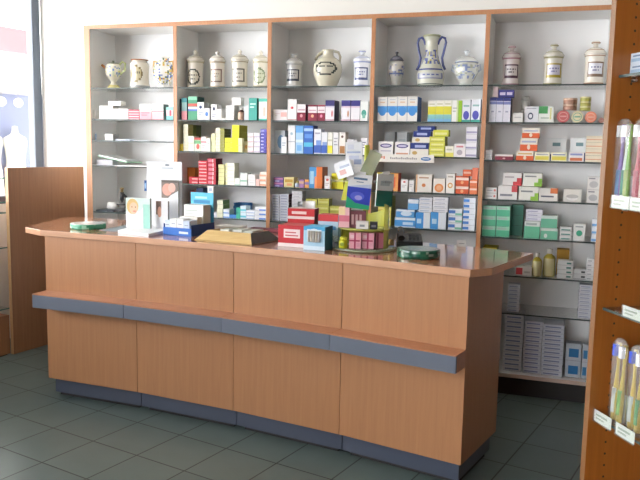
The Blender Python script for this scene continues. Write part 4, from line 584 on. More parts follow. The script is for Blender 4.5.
def apo(i,label,cream,fr,field,ink,stripe,spire,z0=.2,z1=.52,shape='rect'):
    x,r,H=JARS[i]; t=thing('apothecary_jar',label,'jar',(x,.13,ZA),0,JG)
    bz=.70*H; k=.94
    prof=[(r*.82,0),(r*.88,.006),(r*.9,bz*.08),(r*k*.92,bz*.12),(r*k*.9,bz*.5),(r*k*.92,bz*.9),(r*k,bz*.96),(r*k,bz)]
    pp=[]
    for (a,b),(c,d) in zip(prof,prof[1:]):
        q=8 if d-b>.03 else 2
        for j in range(q): pp.append((a+(c-a)*j/q,b+(d-b)*j/q))
    pp.append(prof[-1])
    m=MB(); m.lathe(pp,56,0,0,0,cream,fn=bands([medal(H,r,z0*H,z1*H,fr,field,ink,shape=shape)],[(bz*.03,bz*.07,stripe),(bz*.93,bz*.97,stripe)])); m.build('body',MT['glaze'],t)
    m=MB(); lz=bz+.0006
    m.lathe([(r*.99,lz),(r,lz+.004),(r,lz+.03*H),(r*.92,lz+.05*H),(r*.8,lz+.10*H),(r*.45,lz+.15*H),(r*.22,lz+.165*H)],40,0,0,0,cream,fn=bands([],[(lz+.005,lz+.022*H,stripe),(lz+.085*H,lz+.10*H,stripe)]),sub=3); ld=m.build('lid',MT['glaze'],t)
    kz=lz+.165*H; kh=H-kz
    m=MB()
    if spire: m.lathe([(r*.22,kz),(r*.18,kz+kh*.2),(r*.26,kz+kh*.45),(r*.24,kz+kh*.6),(r*.1,kz+kh*.8),(r*.02,kz+kh)],20,0,0,0,cream)
    else: m.lathe([(r*.22,kz),(r*.2,kz+kh*.45),(r*.38,kz+kh*.6),(r*.42,kz+kh*.78),(r*.3,kz+kh),(0,kz+kh)],20,0,0,0,cream,fn=bands([],[(kz+kh*.58,kz+kh*.8,stripe)]))
    m.build('knob',MT['glaze'],ld)
CR='#e9e4d6'
apo(3,'cream jar with dark floral arch, leftmost of the four spired jars',CR,'#4a5048','#dcd6c2','#5c6058','#c8c0a4',True,.08,.5,'round')
apo(4,'cream jar with brown tinged cartouche, second of the four spired jars','#ebe5da','#8a7468','#e4dccb','#9a8c80','#b8a890',True,.16,.5)
apo(5,'cream jar with square grey label, third of the four spired jars','#e8e2d2','#6c6a60','#e6e0d2','#8c8678','#a49a80',True,.14,.5)
apo(6,'cream jar with green flowers, rightmost of the four spired jars','#e6e1d0','#7c8a68','#ccd0b4','#8a9470','#b4ac8c',True,.1,.52,'round')
apo(7,'white lidded jar with dark framed label, left of the round jug','#e6e6e2','#3c4456','#d8d8d6','#5c6070','#c4c6c8',False)
apo(9,'white lidded jar with blue rim bands, right of the round jug','#e6e8ee','#3c4674','#dfe2ec','#6a72a0','#98a2cc',False)
apo(13,'white jar with pink bands, leftmost of the three jars in rightmost bay','#e2d8d6','#54384a','#d8d0d0','#5a4c58','#b48a94',False)
apo(14,'cream jar with yellow framed label, middle of three in rightmost bay','#e4e0d0','#a8962c','#d8d4e0','#6a6890','#9c9868',False)
apo(15,'cream jar with brown framed label, rightmost pot on the top shelf','#e4ddd0','#7c6450','#d8d8e0','#7c7c98','#a4846c',False)
def simple(i,name,label,prof,cream,fn,seg=56,cat='jar',mat=None):
    x,r,H=JARS[i]; t=thing(name,label,cat,(x,.13,ZA),0,JG)
    m=MB(); m.lathe([(a*r,b*H) for a,b in prof],seg,0,0,0,cream,fn=fn(r,H),sub=4); m.build('body',MT['glaze'],t)
    return t,r,H
def splash(cols,dens,zlo,zhi,seed):
    R=random.Random(seed)
    tab={}
    def fn(a,z,r):
        if not (zlo<z<zhi): return None
        k=(int((wrap(a)+PI)/.22),int(z/.011))
        if k not in tab: tab[k]=R.choice(cols) if R.random()<dens else None
        return tab[k]
    return fn
# footed pitcher with spout and handle
t,r,H=simple(0,'painted_pitcher','footed yellow and white pitcher with blue flowers, leftmost on the top shelf',[(.42,0),(.44,.06),(.36,.12),(.2,.18),(.17,.26),(.3,.34),(.5,.46),(.58,.62),(.56,.78),(.5,.86),(.44,.88)],'#eee9d4',lambda r,H:bands([splash(['#5c78b0','#e2d878','#d8e4c0','#7c98c4'],.4,.42*H,.78*H,3)],[(0,.14*H,'#d8cc84')]),cat='pitcher')
m=MB(); m.tube([(-r*.5,0,.74*H),(-r*.72,0,.78*H),(-r*.95,0,.86*H)],[.012,.010,.007],10,'#d89a5c'); m.build('spout',MT['glaze'],t)
m=MB(); m.tube([(r*.46,0,.84*H),(r*.7,0,.96*H),(r*.95,0,.9*H),(r*.9,0,.66*H),(r*.55,0,.52*H)],.007,10,'#b8c088'); m.build('handle',MT['glaze'],t)
m=MB(); m.lathe([(r*.46,.885*H),(r*.3,.93*H),(r*.08,.95*H),(r*.09,1.0*H),(0,1.0*H)],24,0,0,0,'#7c8468'); m.build('lid',MT['glaze'],t)
# albarello
t,r,H=simple(1,'albarello_jar','open waisted jar with brown rim and dark crest, between pitcher and flowered pot',[(.9,0),(.98,.05),(.98,.12),(.9,.2),(.87,.5),(.92,.8),(.86,.88),(.7,.93),(.72,.965)],'#e8e3d6',lambda r,H:bands([medal(H,r,.22*H,.78*H,'#8a7c58','#d4c8a4','#4c4a48',.75,'round')],[(.04*H,.1*H,'#9ca0a0')]))
m=MB(); m.lathe([(r*.72,.967*H),(r*.86,.975*H),(r*.86,H),(r*.6,H),(r*.58,.97*H)],32,0,0,0,'#a4683c'); m.build('rim',MT['glaze'],t)
# flowered pot
t,r,H=simple(2,'flowered_vase','white pot covered in blue and yellow flowers beside the first divider',[(.55,0),(.6,.04),(.5,.1),(.7,.22),(.9,.42),(.92,.6),(.75,.78),(.55,.86),(.52,.93),(.62,1)],'#e9e7e0',lambda r,H:splash(['#5c6ca0','#d8a84c','#8c98b8','#c8b868','#6c7c58'],.42,.12*H,.95*H,9),cat='vase')
m=MB(); m.tube([(r*.55,0,.84*H),(r*.95,0,.86*H),(r*1.0,0,.66*H),(r*.9,0,.52*H)],.006,8,'#c8a048'); m.build('handle',MT['glaze'],t)
m=MB(); m.tube([(-r*.55,0,.84*H),(-r*.95,0,.86*H),(-r*1.0,0,.66*H),(-r*.9,0,.52*H)],.006,8,'#c8a048'); m.build('handle',MT['glaze'],t)
# round jug
t,r,H=simple(8,'round_jug','round cream jug with dark oval label in the middle bay',[(.55,0),(.6,.03),(.72,.12),(.9,.3),(.98,.48),(.92,.62),(.7,.74),(.45,.81),(.36,.86),(.36,.97),(.42,1)],'#ddd8c2',lambda r,H:medal(H,r,.3*H,.66*H,'#3e4440','#d0ccb8','#5a605c',.85,'round'),cat='jug')
m=MB(); m.tube([(-r*.3,-.01,.93*H),(-r*.48,-.02,.90*H),(-r*.62,-.03,.84*H),(-r*.74,-.04,.72*H)],[.012,.010,.008,.008],10,'#cfc9b0'); m.build('spout',MT['glaze'],t)
m=MB(); m.tube([(r*.36,.02,.97*H),(r*.62,.03,.95*H),(r*.76,.03,.82*H),(r*.72,.03,.66*H)],.008,10,'#d4cfb8'); m.build('handle',MT['glaze'],t)
# small urn
t,r,H=simple(10,'lidded_urn','small white urn with dark lid, left of the tall vase',[(.62,0),(.66,.03),(.5,.08),(.62,.16),(.86,.34),(.96,.52),(.92,.64),(.74,.72)],'#dcdcd4',lambda r,H:bands([splash(['#7c88b0','#a4acc8','#b8b4a0'],.35,.3*H,.62*H,4)],[(.34*H,.39*H,'#6c7aa8')]))
m=MB(); m.lathe([(r*.8,.722*H),(r*.84,.74*H),(r*.7,.80*H),(r*.4,.86*H),(r*.12,.88*H)],32,0,0,0,'#6a6c7c'); ld=m.build('lid',MT['glaze'],t)
m=MB(); m.lathe([(r*.12,.882*H),(r*.1,.92*H),(r*.22,.95*H),(r*.12,.99*H),(0,H)],16,0,0,0,'#5c5a60'); m.build('knob',MT['glaze'],ld)
# tall two handled vase
def af(r,H):
    s1=splash(['#5c6aa8','#8890b8','#b8b060','#6c78b4'],.5,.42*H,.72*H,11); s2=medal(H,r,.14*H,.26*H,'#8c94b4','#cdd0d4','#6c76a8',1.1)
    return bands([s2,s1],[(.03*H,.055*H,'#4c5c58'),(.30*H,.34*H,'#4a5690'),(.965*H,H,'#a8ac8c')])
t,r,H=simple(11,'two_handled_vase','tall blue painted vase with two scrolled blue handles',[(.82,0),(.86,.03),(.9,.1),(.95,.18),(.9,.28),(.72,.4),(.55,.52),(.45,.64),(.42,.78),(.44,.88),(.56,.96),(.6,1)],'#d6d8c8',af,cat='vase')
for sg in (-1,1):
    m=MB(); m.tube([(sg*r*.42,0,.82*H),(sg*r*.5,0,.9*H),(sg*r*.68,0,.965*H),(sg*r*.9,0,.94*H),(sg*r*.97,0,.86*H),(sg*r*.86,0,.7*H),(sg*r*.74,0,.56*H),(sg*r*.82,0,.42*H),(sg*r*.98,0,.33*H)],.0075,10,'#4c5690'); m.build('handle',MT['glaze'],t)
# tureen
t,r,H=simple(12,'lidded_tureen','white and blue lidded tureen beside the fourth divider',[(.5,0),(.55,.04),(.42,.1),(.6,.2),(.8,.36),(.84,.52),(.74,.64)],'#d8dad2',lambda r,H:splash(['#8a98c0','#a8b4cc','#b4b8a4'],.4,.2*H,.6*H,6),cat='tureen')
for sg in (-1,1):
    m=MB(); m.tube([(sg*r*.76,0,.56*H),(sg*r*.96,0,.6*H),(sg*r*1.0,0,.46*H),(sg*r*.8,0,.4*H)],.006,8,'#b4bcc8'); m.build('handle',MT['glaze'],t)
m=MB(); m.lathe([(r*.8,.645*H),(r*.82,.67*H),(r*.76,.72*H),(r*.5,.80*H),(r*.2,.84*H)],32,0,0,0,'#d4d6d0',fn=bands([],[(.65*H,.69*H,'#8c96b4')])); ld=m.build('lid',MT['glaze'],t)
m=MB(); m.lathe([(r*.12,.842*H),(r*.1,.9*H),(r*.22,.95*H),(r*.1,H),(0,H)],16,0,0,0,'#c8ccd0'); m.build('knob',MT['glaze'],ld)
# ---------------------------------------------------------------- other things on the shelving
ZD1=SHELF[0][3]+.0045; ZE=SHELF[0][4]+.0045
m=MB(); c,s_=math.cos(.0),0
m.prism([(0,0),(.245,-.02),(.26,.15),(.01,.19)],0,.006,'#a9d4b4',topcol='#b4dcc0'); m.prism([(.004,.002),(.23,-.016),(.24,.14),(.012,.18)],.0062,.012,'#e8ece8')
o=m.build('folder',MT['paper'],None,(.042,.03,ZD1+.061)); tag(o,'pale green folder sloping across the white binder, leftmost bay','folder'); o.rotation_euler=(0,.165,0)
# microscope
t=thing('microscope','small black and brass microscope on the fifth shelf of leftmost bay','microscope',(.19,.10,ZE),0)
m=MB(); m.box(-.035,.035,-.045,.05,0,.018,'#222326'); bevel(m.build('foot',MT['plastic'],t),.004)
m=MB(); m.tube([(0,.035,.018),(0,.045,.06),(0,.035,.10),(0,.01,.115)],[.011,.011,.010,.010],10,'#26272a'); m.build('arm',MT['plastic'],t)
m=MB(); m.box(-.028,.028,-.035,.02,.045,.053,'#1c1d20'); m.build('stage',MT['plastic'],t)
m=MB(); m.lathe([(.006,.062),(.009,.075),(.013,.08),(.013,.135)],16,0,-.01,0,'#2a2a2c'); m.build('tube',MT['plastic'],t)
m=MB(); m.lathe([(.010,.1355),(.010,.155),(.014,.157),(.014,.166),(.0,.168)],16,0,-.01,0,'#a58d5c'); m.build('eyepiece',MT['plastic'],t)
# paper roll on the grey tray
ZT2=ZE+0.008
m=MB(); m.lathe([(.026,0),(.026,.075)],20,0,0,0,'#eceae4',axis='X'); m.lathe([(.009,-.001),(.009,.076)],12,0,0,0,'#b8a890',axis='X')
tag(m.build('paper_roll',MT['paper'],None,(.075,.10,ZT2+.0265)),'white paper roll lying on the dark grey tray, leftmost bay','roll')
# long shelf-edge sign of the fourth bay
t=thing('shelf_sign','long white shelf strip with orange and blue print, fourth bay third shelf','sign',(3*BWID+.016,-.012,SHELF[3][2]-.033),0)
m=MB(); m.box(0,.372,0,.006,0,.047,'#ece8e0'); m.build('strip',MT['card'],t)
m=MB()
for k in range(5): m.rect(.012+k*.014,.012+k*.014+.010,.018+.004*(k%2),.034,-.0006,'#d88a6a')
for k in range(15): m.rect(.11+k*.011,.11+k*.011+.008,.018,.027+.004*(k%3==0),-.0006,'#a8a4a4')
m.oval(.325,.023,.030,.011,-.0006,'#3c78b8',20); m.rect(.305,.345,.021,.026,-.0009,'#dce6f0'); m.build('print',MT['card'],t)
o=tag((lambda m:(m.box(0,.042,0,.002,0,.05,'#eceae6'),m.rect(.01,.032,.016,.036,-.0004,'#aab2c4'),m)[2])(MB()).build('price_card',MT['card'],None,(1*BWID+.235,.0005,SHELF[1][3]-.0545)),'small white card hanging from the fourth shelf edge, second bay','card')

# ---------------------------------------------------------------- counter
SEAM=[(0.3911, -0.9737), (0.9905, -1.0024), (1.5868, -1.0683), (2.178, -1.1711), (2.7615, -1.3105)]
ZP,ZB,ZW,L0,L1,LDP=0.1114,0.9244,0.9562,0.541,0.6176,0.1084
BE=-.0622/2
WHERE=['leftmost counter cabinet under the green and white dish','second counter cabinet from the left, below the leaflet stand','third counter cabinet from the left, below the red cartons','rightmost counter cabinet with dark brown end panel']
for k in range(4):
    (xa,ya),(xb,yb)=SEAM[k],SEAM[k+1]; a=math.atan2(yb-ya,xb-xa); L=math.hypot(xb-xa,yb-ya)
    t=thing('counter_cabinet',WHERE[k]+', beech with grey kick','counter',(xa,ya,0),a,'counter cabinets'); t['label']=WHERE[k]
    e=.0012; ml=0 if k==0 else LDP*math.tan(-BE); mr=0 if k==3 else LDP*math.tan(-BE)
    m=MB(); m.box(e,L-e,0,.019,ZP,ZB); bevel(m.build('front_panel',MT['wood'],t),.001)
    m=MB(); m.prism([(ml+e,-LDP+.0125),(L-mr-e,-LDP+.0125),(L-e,-.0005),(e,-.0005)],L0,L1); bevel(m.build('ledge',MT['woodx'],t),.0008)
    m=MB(); m.box(ml+e,L-mr-e,-LDP,-LDP+.012,L0+.0,L1-.006); bevel(m.build('ledge_fascia',MT['blue'],t),.001)
    m=MB(); m.box(ml+e,L-mr-e,-LDP,-LDP+.012,L1-.0055,L1); m.build('ledge_lip',MT['woodx'],t)
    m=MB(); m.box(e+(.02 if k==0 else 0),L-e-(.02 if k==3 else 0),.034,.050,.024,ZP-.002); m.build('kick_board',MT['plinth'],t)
    m=MB(); m.box(e+.03,L-e-.03,.06,.40,0,.03); m.box(e+.03,L-e-.03,.06,.40,.031,ZP-.002); m.build('base_frame',MT['dark'],t)
    BD=.44
    m=MB(); m.box(.02 if k==0 else .012,L-.035 if k<3 else L-.02,.02,BD,ZP,ZP+.018); m.box(.02 if k==0 else .012,L-.035 if k<3 else L-.02,.42,.438,ZP+.0185,ZB-.001); m.build('carcass',MT['woodbrown'],t)
    if k==0: m=MB(); m.box(0.0012,.0195,.0195,BD,ZP,ZB-.0005); m.build('end_panel',MT['wood'],t)
    if k==3:
        m=MB(); m.box(L-.0195,L-.0012,.0195,.46,ZP,ZB-.0005); m.build('end_panel',MT['wood'],t)
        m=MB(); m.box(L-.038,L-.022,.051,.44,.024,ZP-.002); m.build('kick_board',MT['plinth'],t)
WTP=[(.205,-.905),(.37,-.985),(.99,-1.014),(1.587,-1.080),(2.178,-1.183),(2.765,-1.322),(2.845,-1.235),(2.989,-.693),(2.75,-.60),(2.25,-.48),(1.65,-.40),(1.0,-.33),(.08,-.26),(.03,-.35)]
m=MB(); m.prism(WTP,ZB+.0004,ZW,mi=1,topmi=0,sidemi=1)
bevel(tag(m.build('worktop',[MT['woodtop'],MT['woodedge']]),'long glossy beech counter top carrying leaflets, cartons and a carousel','worktop'),.002)
ZC=ZW+.0006

# ---------------------------------------------------------------- window display unit and its tall end panel, left
LA=(-.372,-.375)
t=thing('display_unit','low window display unit with brown end panel and glass shelves','display unit',(LA[0],LA[1],0),LZ)
m=MB(); m.box(-.028,0,0,.675,0.004,1.268,mi=0,fm={'front':1}); m.build('end_panel',[MT['woodbrown'],plain('pale_beech_edge','#d9b183',.5)],t)
m=MB(); m.box(-.34,-.02,-1.5,-.012,.012,.278); m.build('base_box',MT['woodbrown'],t)
m=MB(); m.box(-.33,-.04,-1.49,-.02,0,.0115); m.build('plinth',MT['dark'],t)
for z in (.322,.736,.969,1.04,1.199):
    m=MB(); m.box(-.34,-.024,-1.5,-.004,z-.004,z+.004,fm={'right':1,'front':1}); m.build('glass_shelf',[MT['glass'],MT['gedge2']],t)
m=MB(); m.box(-.335,-.32,-1.48,-1.46,.2785,1.26); m.box(-.335,-.32,-.75,-.73,.2785,.3175); m.build('shelf_post',MT['metal'],t)

# ---------------------------------------------------------------- gondola at the right edge
RO=(3.19,-2.33); RZ=math.atan2(.517,.856)
t=thing('gondola','tall brown drilled gondola panel with glass shelves at right edge','shelving',(RO[0],RO[1],0),RZ)
m=MB(); m.box(0,.42,-.020,0,0.002,2.25,mi=0,fm={'left':2})
for i in range(56):
    z=.30+i*.032
    m.quad([(.056+.0032*math.cos(q*PI/5),-.0204,z+.0032*math.sin(q*PI/5)) for q in range(10)],mi=1)
    m.quad([(.37+.0032*math.cos(q*PI/5),-.0204,z+.0032*math.sin(q*PI/5)) for q in range(10)],mi=1)
m.build('side_panel',[MT['woodgold'],MT['dark'],wood('darkened_edging','#6f4a28','#7e5630',.5)],t)  # left edge face coloured darker to offset the light falling on it
m=MB(); m.box(0,.42,-1.022,-1.0,0.002,2.25); m.build('side_panel',MT['woodgold'],t)
m=MB(); m.box(.405,.419,-.9995,-.0225,.0,2.25); m.build('back_panel',MT['woodgold'],t)
m=MB(); m.box(.02,.404,-.9995,-.0225,.002,.12); m.build('base',MT['woodgold'],t)
RS=[.758,1.045,1.309,1.628]
for z in RS:
    m=MB(); m.box(.018,.40,-.998,-.0228,z-.0035,z+.0035,fm={'left':1}); g=m.build('glass_shelf',[MT['glass'],MT['gedge']],t)
    m=MB()
    for x in (.056,.37): m.lathe([(.004,0),(.004,.016)],8,x,-.0235,z-.0085,axis='Y')
    m.build('shelf_pin',MT['metal'],t)
def rp(x,y,z): c,s_=math.cos(RZ),math.sin(RZ); return (RO[0]+c*x-s_*y,RO[1]+s_*x+c*y,z)
RSZ=RZ-PI/2      # turn a front-facing thing towards the aisle: its front (-y) looks along local -x
def rthing(name,label,cat,yl,z,x=.03,grp=None): return thing(name,label,cat,rp(x,yl,z),RSZ,grp)
# price tags clipped over the shelf edge: local x runs along the shelf towards the viewer
def ptag(yl,z,w,label,h=.03):
    t=rthing('price_tag',label,'price tag',yl,z,.0165,'price tags on the gondola shelves')
    m=MB(); m.box(0,w,-.001,0,0,h,'#eef0e8'); m.rect(.008,w-.016,h*.55,h*.72,-.0014,'#9aa898'); m.rect(.008,w-.03,h*.25,h*.4,-.0014,'#a8b0a4'); m.build('paper_label',MT['card'],t)
    m=MB(); m.box(-.002,w+.002,-.0035,-.002,-.002,h+.002); m.build('clear_sleeve',MT['clear'],t)
ptag(-.033,RS[2]-.003,.068,'price tag under the purple toothbrush pack at the right edge')
ptag(-.105,RS[2]-.003,.066,'price tag at photo edge under the red toothbrush pack')
ptag(-.108,RS[1]+.002,.07,'lone price tag on the gondola shelf above the blue toothbrushes',.026)
ptag(-.022,RS[0]-.010,.072,'left price tag below the blue and yellow toothbrushes')
ptag(-.114,RS[0]-.010,.072,'price tag directly below the second yellow toothbrush pack')
def tooth(par,x,y,z0,L,col,col2,bris,lean=0):
    b=thing_part('toothbrush',par)
    m=MB(); n=8; pts=[(x+lean*i/n,y,z0+L*i/n) for i in range(n+1)]
    m.tube(pts,[.0075,.008,.008,.0075,.006,.0042,.0038,.006,.0055],8,col); m.tube([(x+lean*.12,y-.004,z0+L*.1),(x+lean*.42,y-.004,z0+L*.42)],.0062,8,col2); o=m.build('handle',MT['plastic'],b)
    m=MB(); m.box(x+lean-.006,x+lean+.006,y-.016,y-.005,z0+L*.84,z0+L*.985,bris); m.build('bristles',MT['plastic'],b)
def thing_part(name,par):
    o=bpy.data.objects.new(name,None); C.objects.link(o); o.parent=par; return o
def tpack(yl,zs,label,brs,w=.066,H=.214):
    t=rthing('toothbrush_pack',label,'toothbrush pack',yl,zs,.034,'toothbrush packs on the gondola')
    m=MB(); m.box(.006,w-.006,.016,.018,0,H*.34,'#dfe4e4'); m.rect(.008,w-.008,.01,.05,.0155,'#c8d0d8'); m.build('backing_card',MT['card'],t)
    m=MB(); R=w*.47; pr=[(R*.25,.0),(R,.004)]
    m.lathe([(R,0.0),(R,H*.86),(R*.86,H*.94),(R*.5,H*.985),(.001,H)],20,w/2,.0,0,sy=.45); m.build('blister',MT['clear'],t)
    for (x,c1,c2,bc,ln) in brs: tooth(t,x*w,.004,.006,H*.9,c1,c2,bc,ln*w)
Z2=RS[2]+.004
tpack(-.004,Z2,'clear toothbrush pack with purple and green handles, tall at right edge',[(.3,'#7a4fb0','#4c8ccc','#f0f0f4',.1),(.62,'#e6ecec','#58a090','#e8f0f4',.05),(.8,'#8cc04c','#c8d890','#f0f0f0',0)])
tpack(-.076,Z2,'clear toothbrush pack with red handles, cut off by the photo edge',[(.25,'#c8405c','#e08898','#f0f0f4',.05),(.65,'#d86878','#f0d0d0','#e8f0f4',.0)])
Z0=RS[0]+.004
tpack(-.055,Z0+.0,'pack with blue bristled yellow and green toothbrushes on the low shelf',[(.25,'#d0b030','#e4e8e8','#3c54c4',.08),(.6,'#c8b040','#7cb84c','#eef0f4',.12)],.062,.222)
tpack(-.123,Z0+.0,'yellow toothbrush pack beside the blue bristled one at photo edge',[(.25,'#d4b434','#e4e8e8','#3c54c4',.04),(.65,'#c8a838','#58a058','#eef0f4',.05)],.062,.222)
Z3=RS[3]+.004
for i,lb in enumerate(('lower pale blue box on the top gondola shelf','upper pale blue box stacked on the gondola top shelf')):
    t=MB(); t.box(0,.13,0,.09,0,.026,'#d3dde6',fc={'top':'#e4e8ec'}); t.art(.13,.026,[(.05,.2,.95,.5,'#9db8d0'),(.1,.65,.5,.8,'#7c90a8')]); tag(t.build('medicine_carton',MT['card'],None,rp(.05,-.016,Z3+i*.0265),RSZ),lb,'box','pale blue boxes on the gondola')

# ---------------------------------------------------------------- things on the counter
def marble(m_,base,pats,seed): 
    R=random.Random(seed); tab={}
    def fn(a,z,r):
        k=(int((a%(2*PI))/.2),int(z/.012))
        if k not in tab: tab[k]=R.choice(pats) if R.random()<.4 else base
        return tab[k]
    return fn
def dish(x,y,r,h,label,base,pats,inner,seed,rim=None):
    t=thing('coin_dish',label,'dish',(x,y,ZC),0,'change dishes on the counter')
    m=MB(); m.lathe([(r*.97,0),(r,.004),(r,h-.003),(r*.985,h)],48,0,0,0,base,fn=marble(m,base,pats,seed),sub=3); m.build('body',MT['glaze'],t)
    m=MB(); m.lathe([(r*.984,h+.0004),(r*.9,h+.001),(r*.88,h-.004+.004),(r*.0,h+.0006)],48,0,0,0,inner,fn=(lambda a,z,q: rim if rim and q>r*.9 else inner)); m.build('top',MT['glaze'],t)
dish(.535,-.775,.100,.028,'round green sided white dish at the left end of the counter','#3f9a74',['#62b090','#2f8462','#8cc8ac'],'#e9efe9',2,'#cfe6da')
dish(2.50,-1.055,.098,.038,'round dark green marbled dish at the right end of the counter','#1f5c48',['#6c9480','#174838','#2c6c54','#8cac9c','#174838'],'#7c9484',5,'#2f6450')
# thin grey mat
m=MB(); m.prism([(.60,-.80),(.80,-.86),(.72,-.50),(.56,-.48)],0,.0025,'#8c979c'); 
m=MB(); m.prism([(.655,-.84),(.79,-.87),(.735,-.52),(.645,-.50)],0,.0025,'#8a959a'); tag(m.build('counter_mat',MT['paper'],None,(0,0,ZC)),'thin grey mat between the green dish and the leaflets','mat')
# leaflet display
t=thing('leaflet_display','white card leaflet display with a tall header and low tray','leaflet stand',(0,0,ZC))
m=MB(); m.prism([(.816,-.901),(1.05,-.972),(1.03,-.585),(.76,-.60)],0,.0150,'#eef0f2'); m.build('tray',MT['card'],t)
def tilted(x,y,z,w,h,d,fn,rz): 
    m=MB(); m.box(0,w,0,d,0,h,'#eceeee'); fn(m,w,h); return m
hd=thing_part('header_card',t); hd.location=(.838,-.640,.0155); hd.rotation_euler.z=.08
m=MB(); m.quad([(0,0,0),(.218,0,0),(.218,0,.372),(0,0,.372)],'#eceef0'); m.quad([(0,.004,0),(0,.004,.372),(.218,.004,.372),(.218,.004,0)],'#dcdee0')
m.quad([(0,0,0),(0,0,.372),(0,.004,.372),(0,.004,0)],'#e4e4e4'); m.quad([(0,0,.372),(.218,0,.372),(.218,.004,.372),(0,.004,.372)],'#f4f4f4'); m.quad([(.218,0,0),(.218,.004,0),(.218,.004,.372),(.218,0,.372)],'#d4d4d0')
m.oval(.128,.352,.014,.006,-.0005,'#8c98a0'); m.rect(.095,.165,.332,.338,-.0005,'#b8c4cc')
for q in range(4): m.rect(.03,.17-.02*(q%2),.30-q*.018,.304-q*.018,-.0005,'#dadde0')
m.build('card',MT['card'],hd)
m=MB(); m.box(-.016,-.0005,0,.003,.20,.262,'#2f5a94'); m.rect(-.013,-.004,.215,.245,-.0005,'#8cb0d8'); m.build('side_flag',MT['card'],hd)
def leaflet(label,x,y,w,h,pic,rz=.08,z=.0157,d=.018,grp='leaflets in the counter display'):
    m=MB(); m.box(0,w,0,d,0,h,'#eff1f3',fc={'right':'#a8a49c','left':'#d8d8d8'}); pic(m,w,h)
    tag(m.build('leaflet',MT['card'],None,(x,y,ZC+z),rz),label,'leaflet',grp)
def pic_face(m,w,h):
    m.art(w,h,[(0,.55,1,1,'#d4e8e0'),(.72,.0,1,.8,'#a8dccc'),('o',.28,.72,.24,.26,'#d8b878'),('o',.32,.66,.17,.2,'#ecc4a4'),('o',.36,.56,.07,.03,'#d89484'),('o',.26,.7,.025,.02,'#6c5848'),('o',.4,.7,.025,.02,'#6c5848'),('p',[(.3,.0),(.72,.0),(.72,.7),(.5,.42)],'#f2f4f4'),(.0,.0,.3,.38,'#f0f2f4')])
def pic_side(m,w,h):
    m.art(w,h,[(0,.5,.45,1,'#8a7468'),('o',.3,.6,.18,.2,'#dca890'),(.45,.0,1,1,'#f2f2f0')])
def pic_hand(m,w,h):
    m.art(w,h,[(0,.62,1,1,'#8c8078'),(0,.95,1,1,'#6c6660'),('o',.35,.8,.3,.13,'#e0a898'),('o',.62,.84,.22,.1,'#e8bcae'),('p',[(.3,.58),(1,.6),(1,.78),(.55,.68)],'#eef2f4'),(.1,.1,.6,.14,'#c8d0d8')])
leaflet('leaflet with smiling fair haired face and mint edge, front of display',.786,-.776,.148,.168,pic_face)
leaflet('narrow white leaflet with brown edge beside the smiling face leaflet',.946,-.722,.072,.153,pic_side)
leaflet('leaflet with hands photo standing against the tall white header',.940,-.652,.104,.268,pic_hand,d=.010)
# blue counter display tray with boxes
BT=(1.066,-.850); BA=-.14
t=thing('display_tray','blue cardboard counter tray with light blue header, holding white boxes','display tray',(BT[0],BT[1],ZC),BA)
m=MB(); W_,D_=.185,.215
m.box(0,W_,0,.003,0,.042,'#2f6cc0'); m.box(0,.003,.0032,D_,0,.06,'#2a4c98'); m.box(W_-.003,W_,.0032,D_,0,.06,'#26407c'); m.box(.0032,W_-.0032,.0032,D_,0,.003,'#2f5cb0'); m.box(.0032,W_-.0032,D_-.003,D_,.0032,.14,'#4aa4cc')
m.rect(.105,.165,.012,.024,-.0004,'#cfe0f4'); m.build('tray',MT['card'],t)
m=MB(); m.box(.03,W_-.0032,D_-.0065,D_-.0035,.1405,.222,'#5cb8d8'); m.rect(.05,.16,.162,.18,D_-.0069,'#3c88b4'); m.rect(.06,.14,.188,.2,D_-.0069,'#a8dcec'); m.build('header',MT['card'],t)
def inbt(x,y,z): c,s_=math.cos(BA),math.sin(BA); return (BT[0]+c*x-s_*y,BT[1]+s_*x+c*y,ZC+z)
def boxat(name,pos,rz,w,d,h,base,art,label,cat='box',grp=None,side=None,top=None,mat='card'):
    return tag(carton(w,d,h,base,side,top,art).build(name,MT[mat],None,pos,rz),label,cat,grp)
G1='boxes in the blue counter tray'
boxat('medicine_carton',inbt(.045,.125,.0035),BA,.128,.07,.155,'#e6e8e4',[(.1,.78,.7,.82,'#b8c0b8'),(.1,.66,.5,.70,'#c4c8c4'),('o',.8,.4,.08,.05,'#8cb0d4')],'large white box under the light blue header, back of blue tray','box',G1,'#bcbcb4')
boxat('medicine_carton',inbt(.05,.082,.0035),BA,.115,.040,.092,'#e8e6de',[(.1,.6,.6,.7,'#b8b8c0'),('o',.65,.65,.1,.16,'#5c88c0')],'white box with blue dot, middle row of blue tray','box',G1,'#c0bcb0')
for i,(x,h,lb,bc) in enumerate(((.006,.075,'leftmost small white and blue box in front of blue tray','#cfdcea'),(.042,.085,'white box second from left in front row of blue tray','#eef0f0'),(.086,.085,'white box third from left in front row of blue tray','#ecedf0'),(.128,.078,'rightmost small pale blue box in front row of blue tray','#c8d6e8'))):
    boxat('medicine_carton',inbt(x,.008,.0035),BA,.034 if i==0 else .040,.068,h,bc,[(0,.0,1,.5,'#7c9cc8' if i in (0,3) else '#d8dce0'),(.2,.65,.8,.72,'#9aa4b4')],lb,'box',G1)
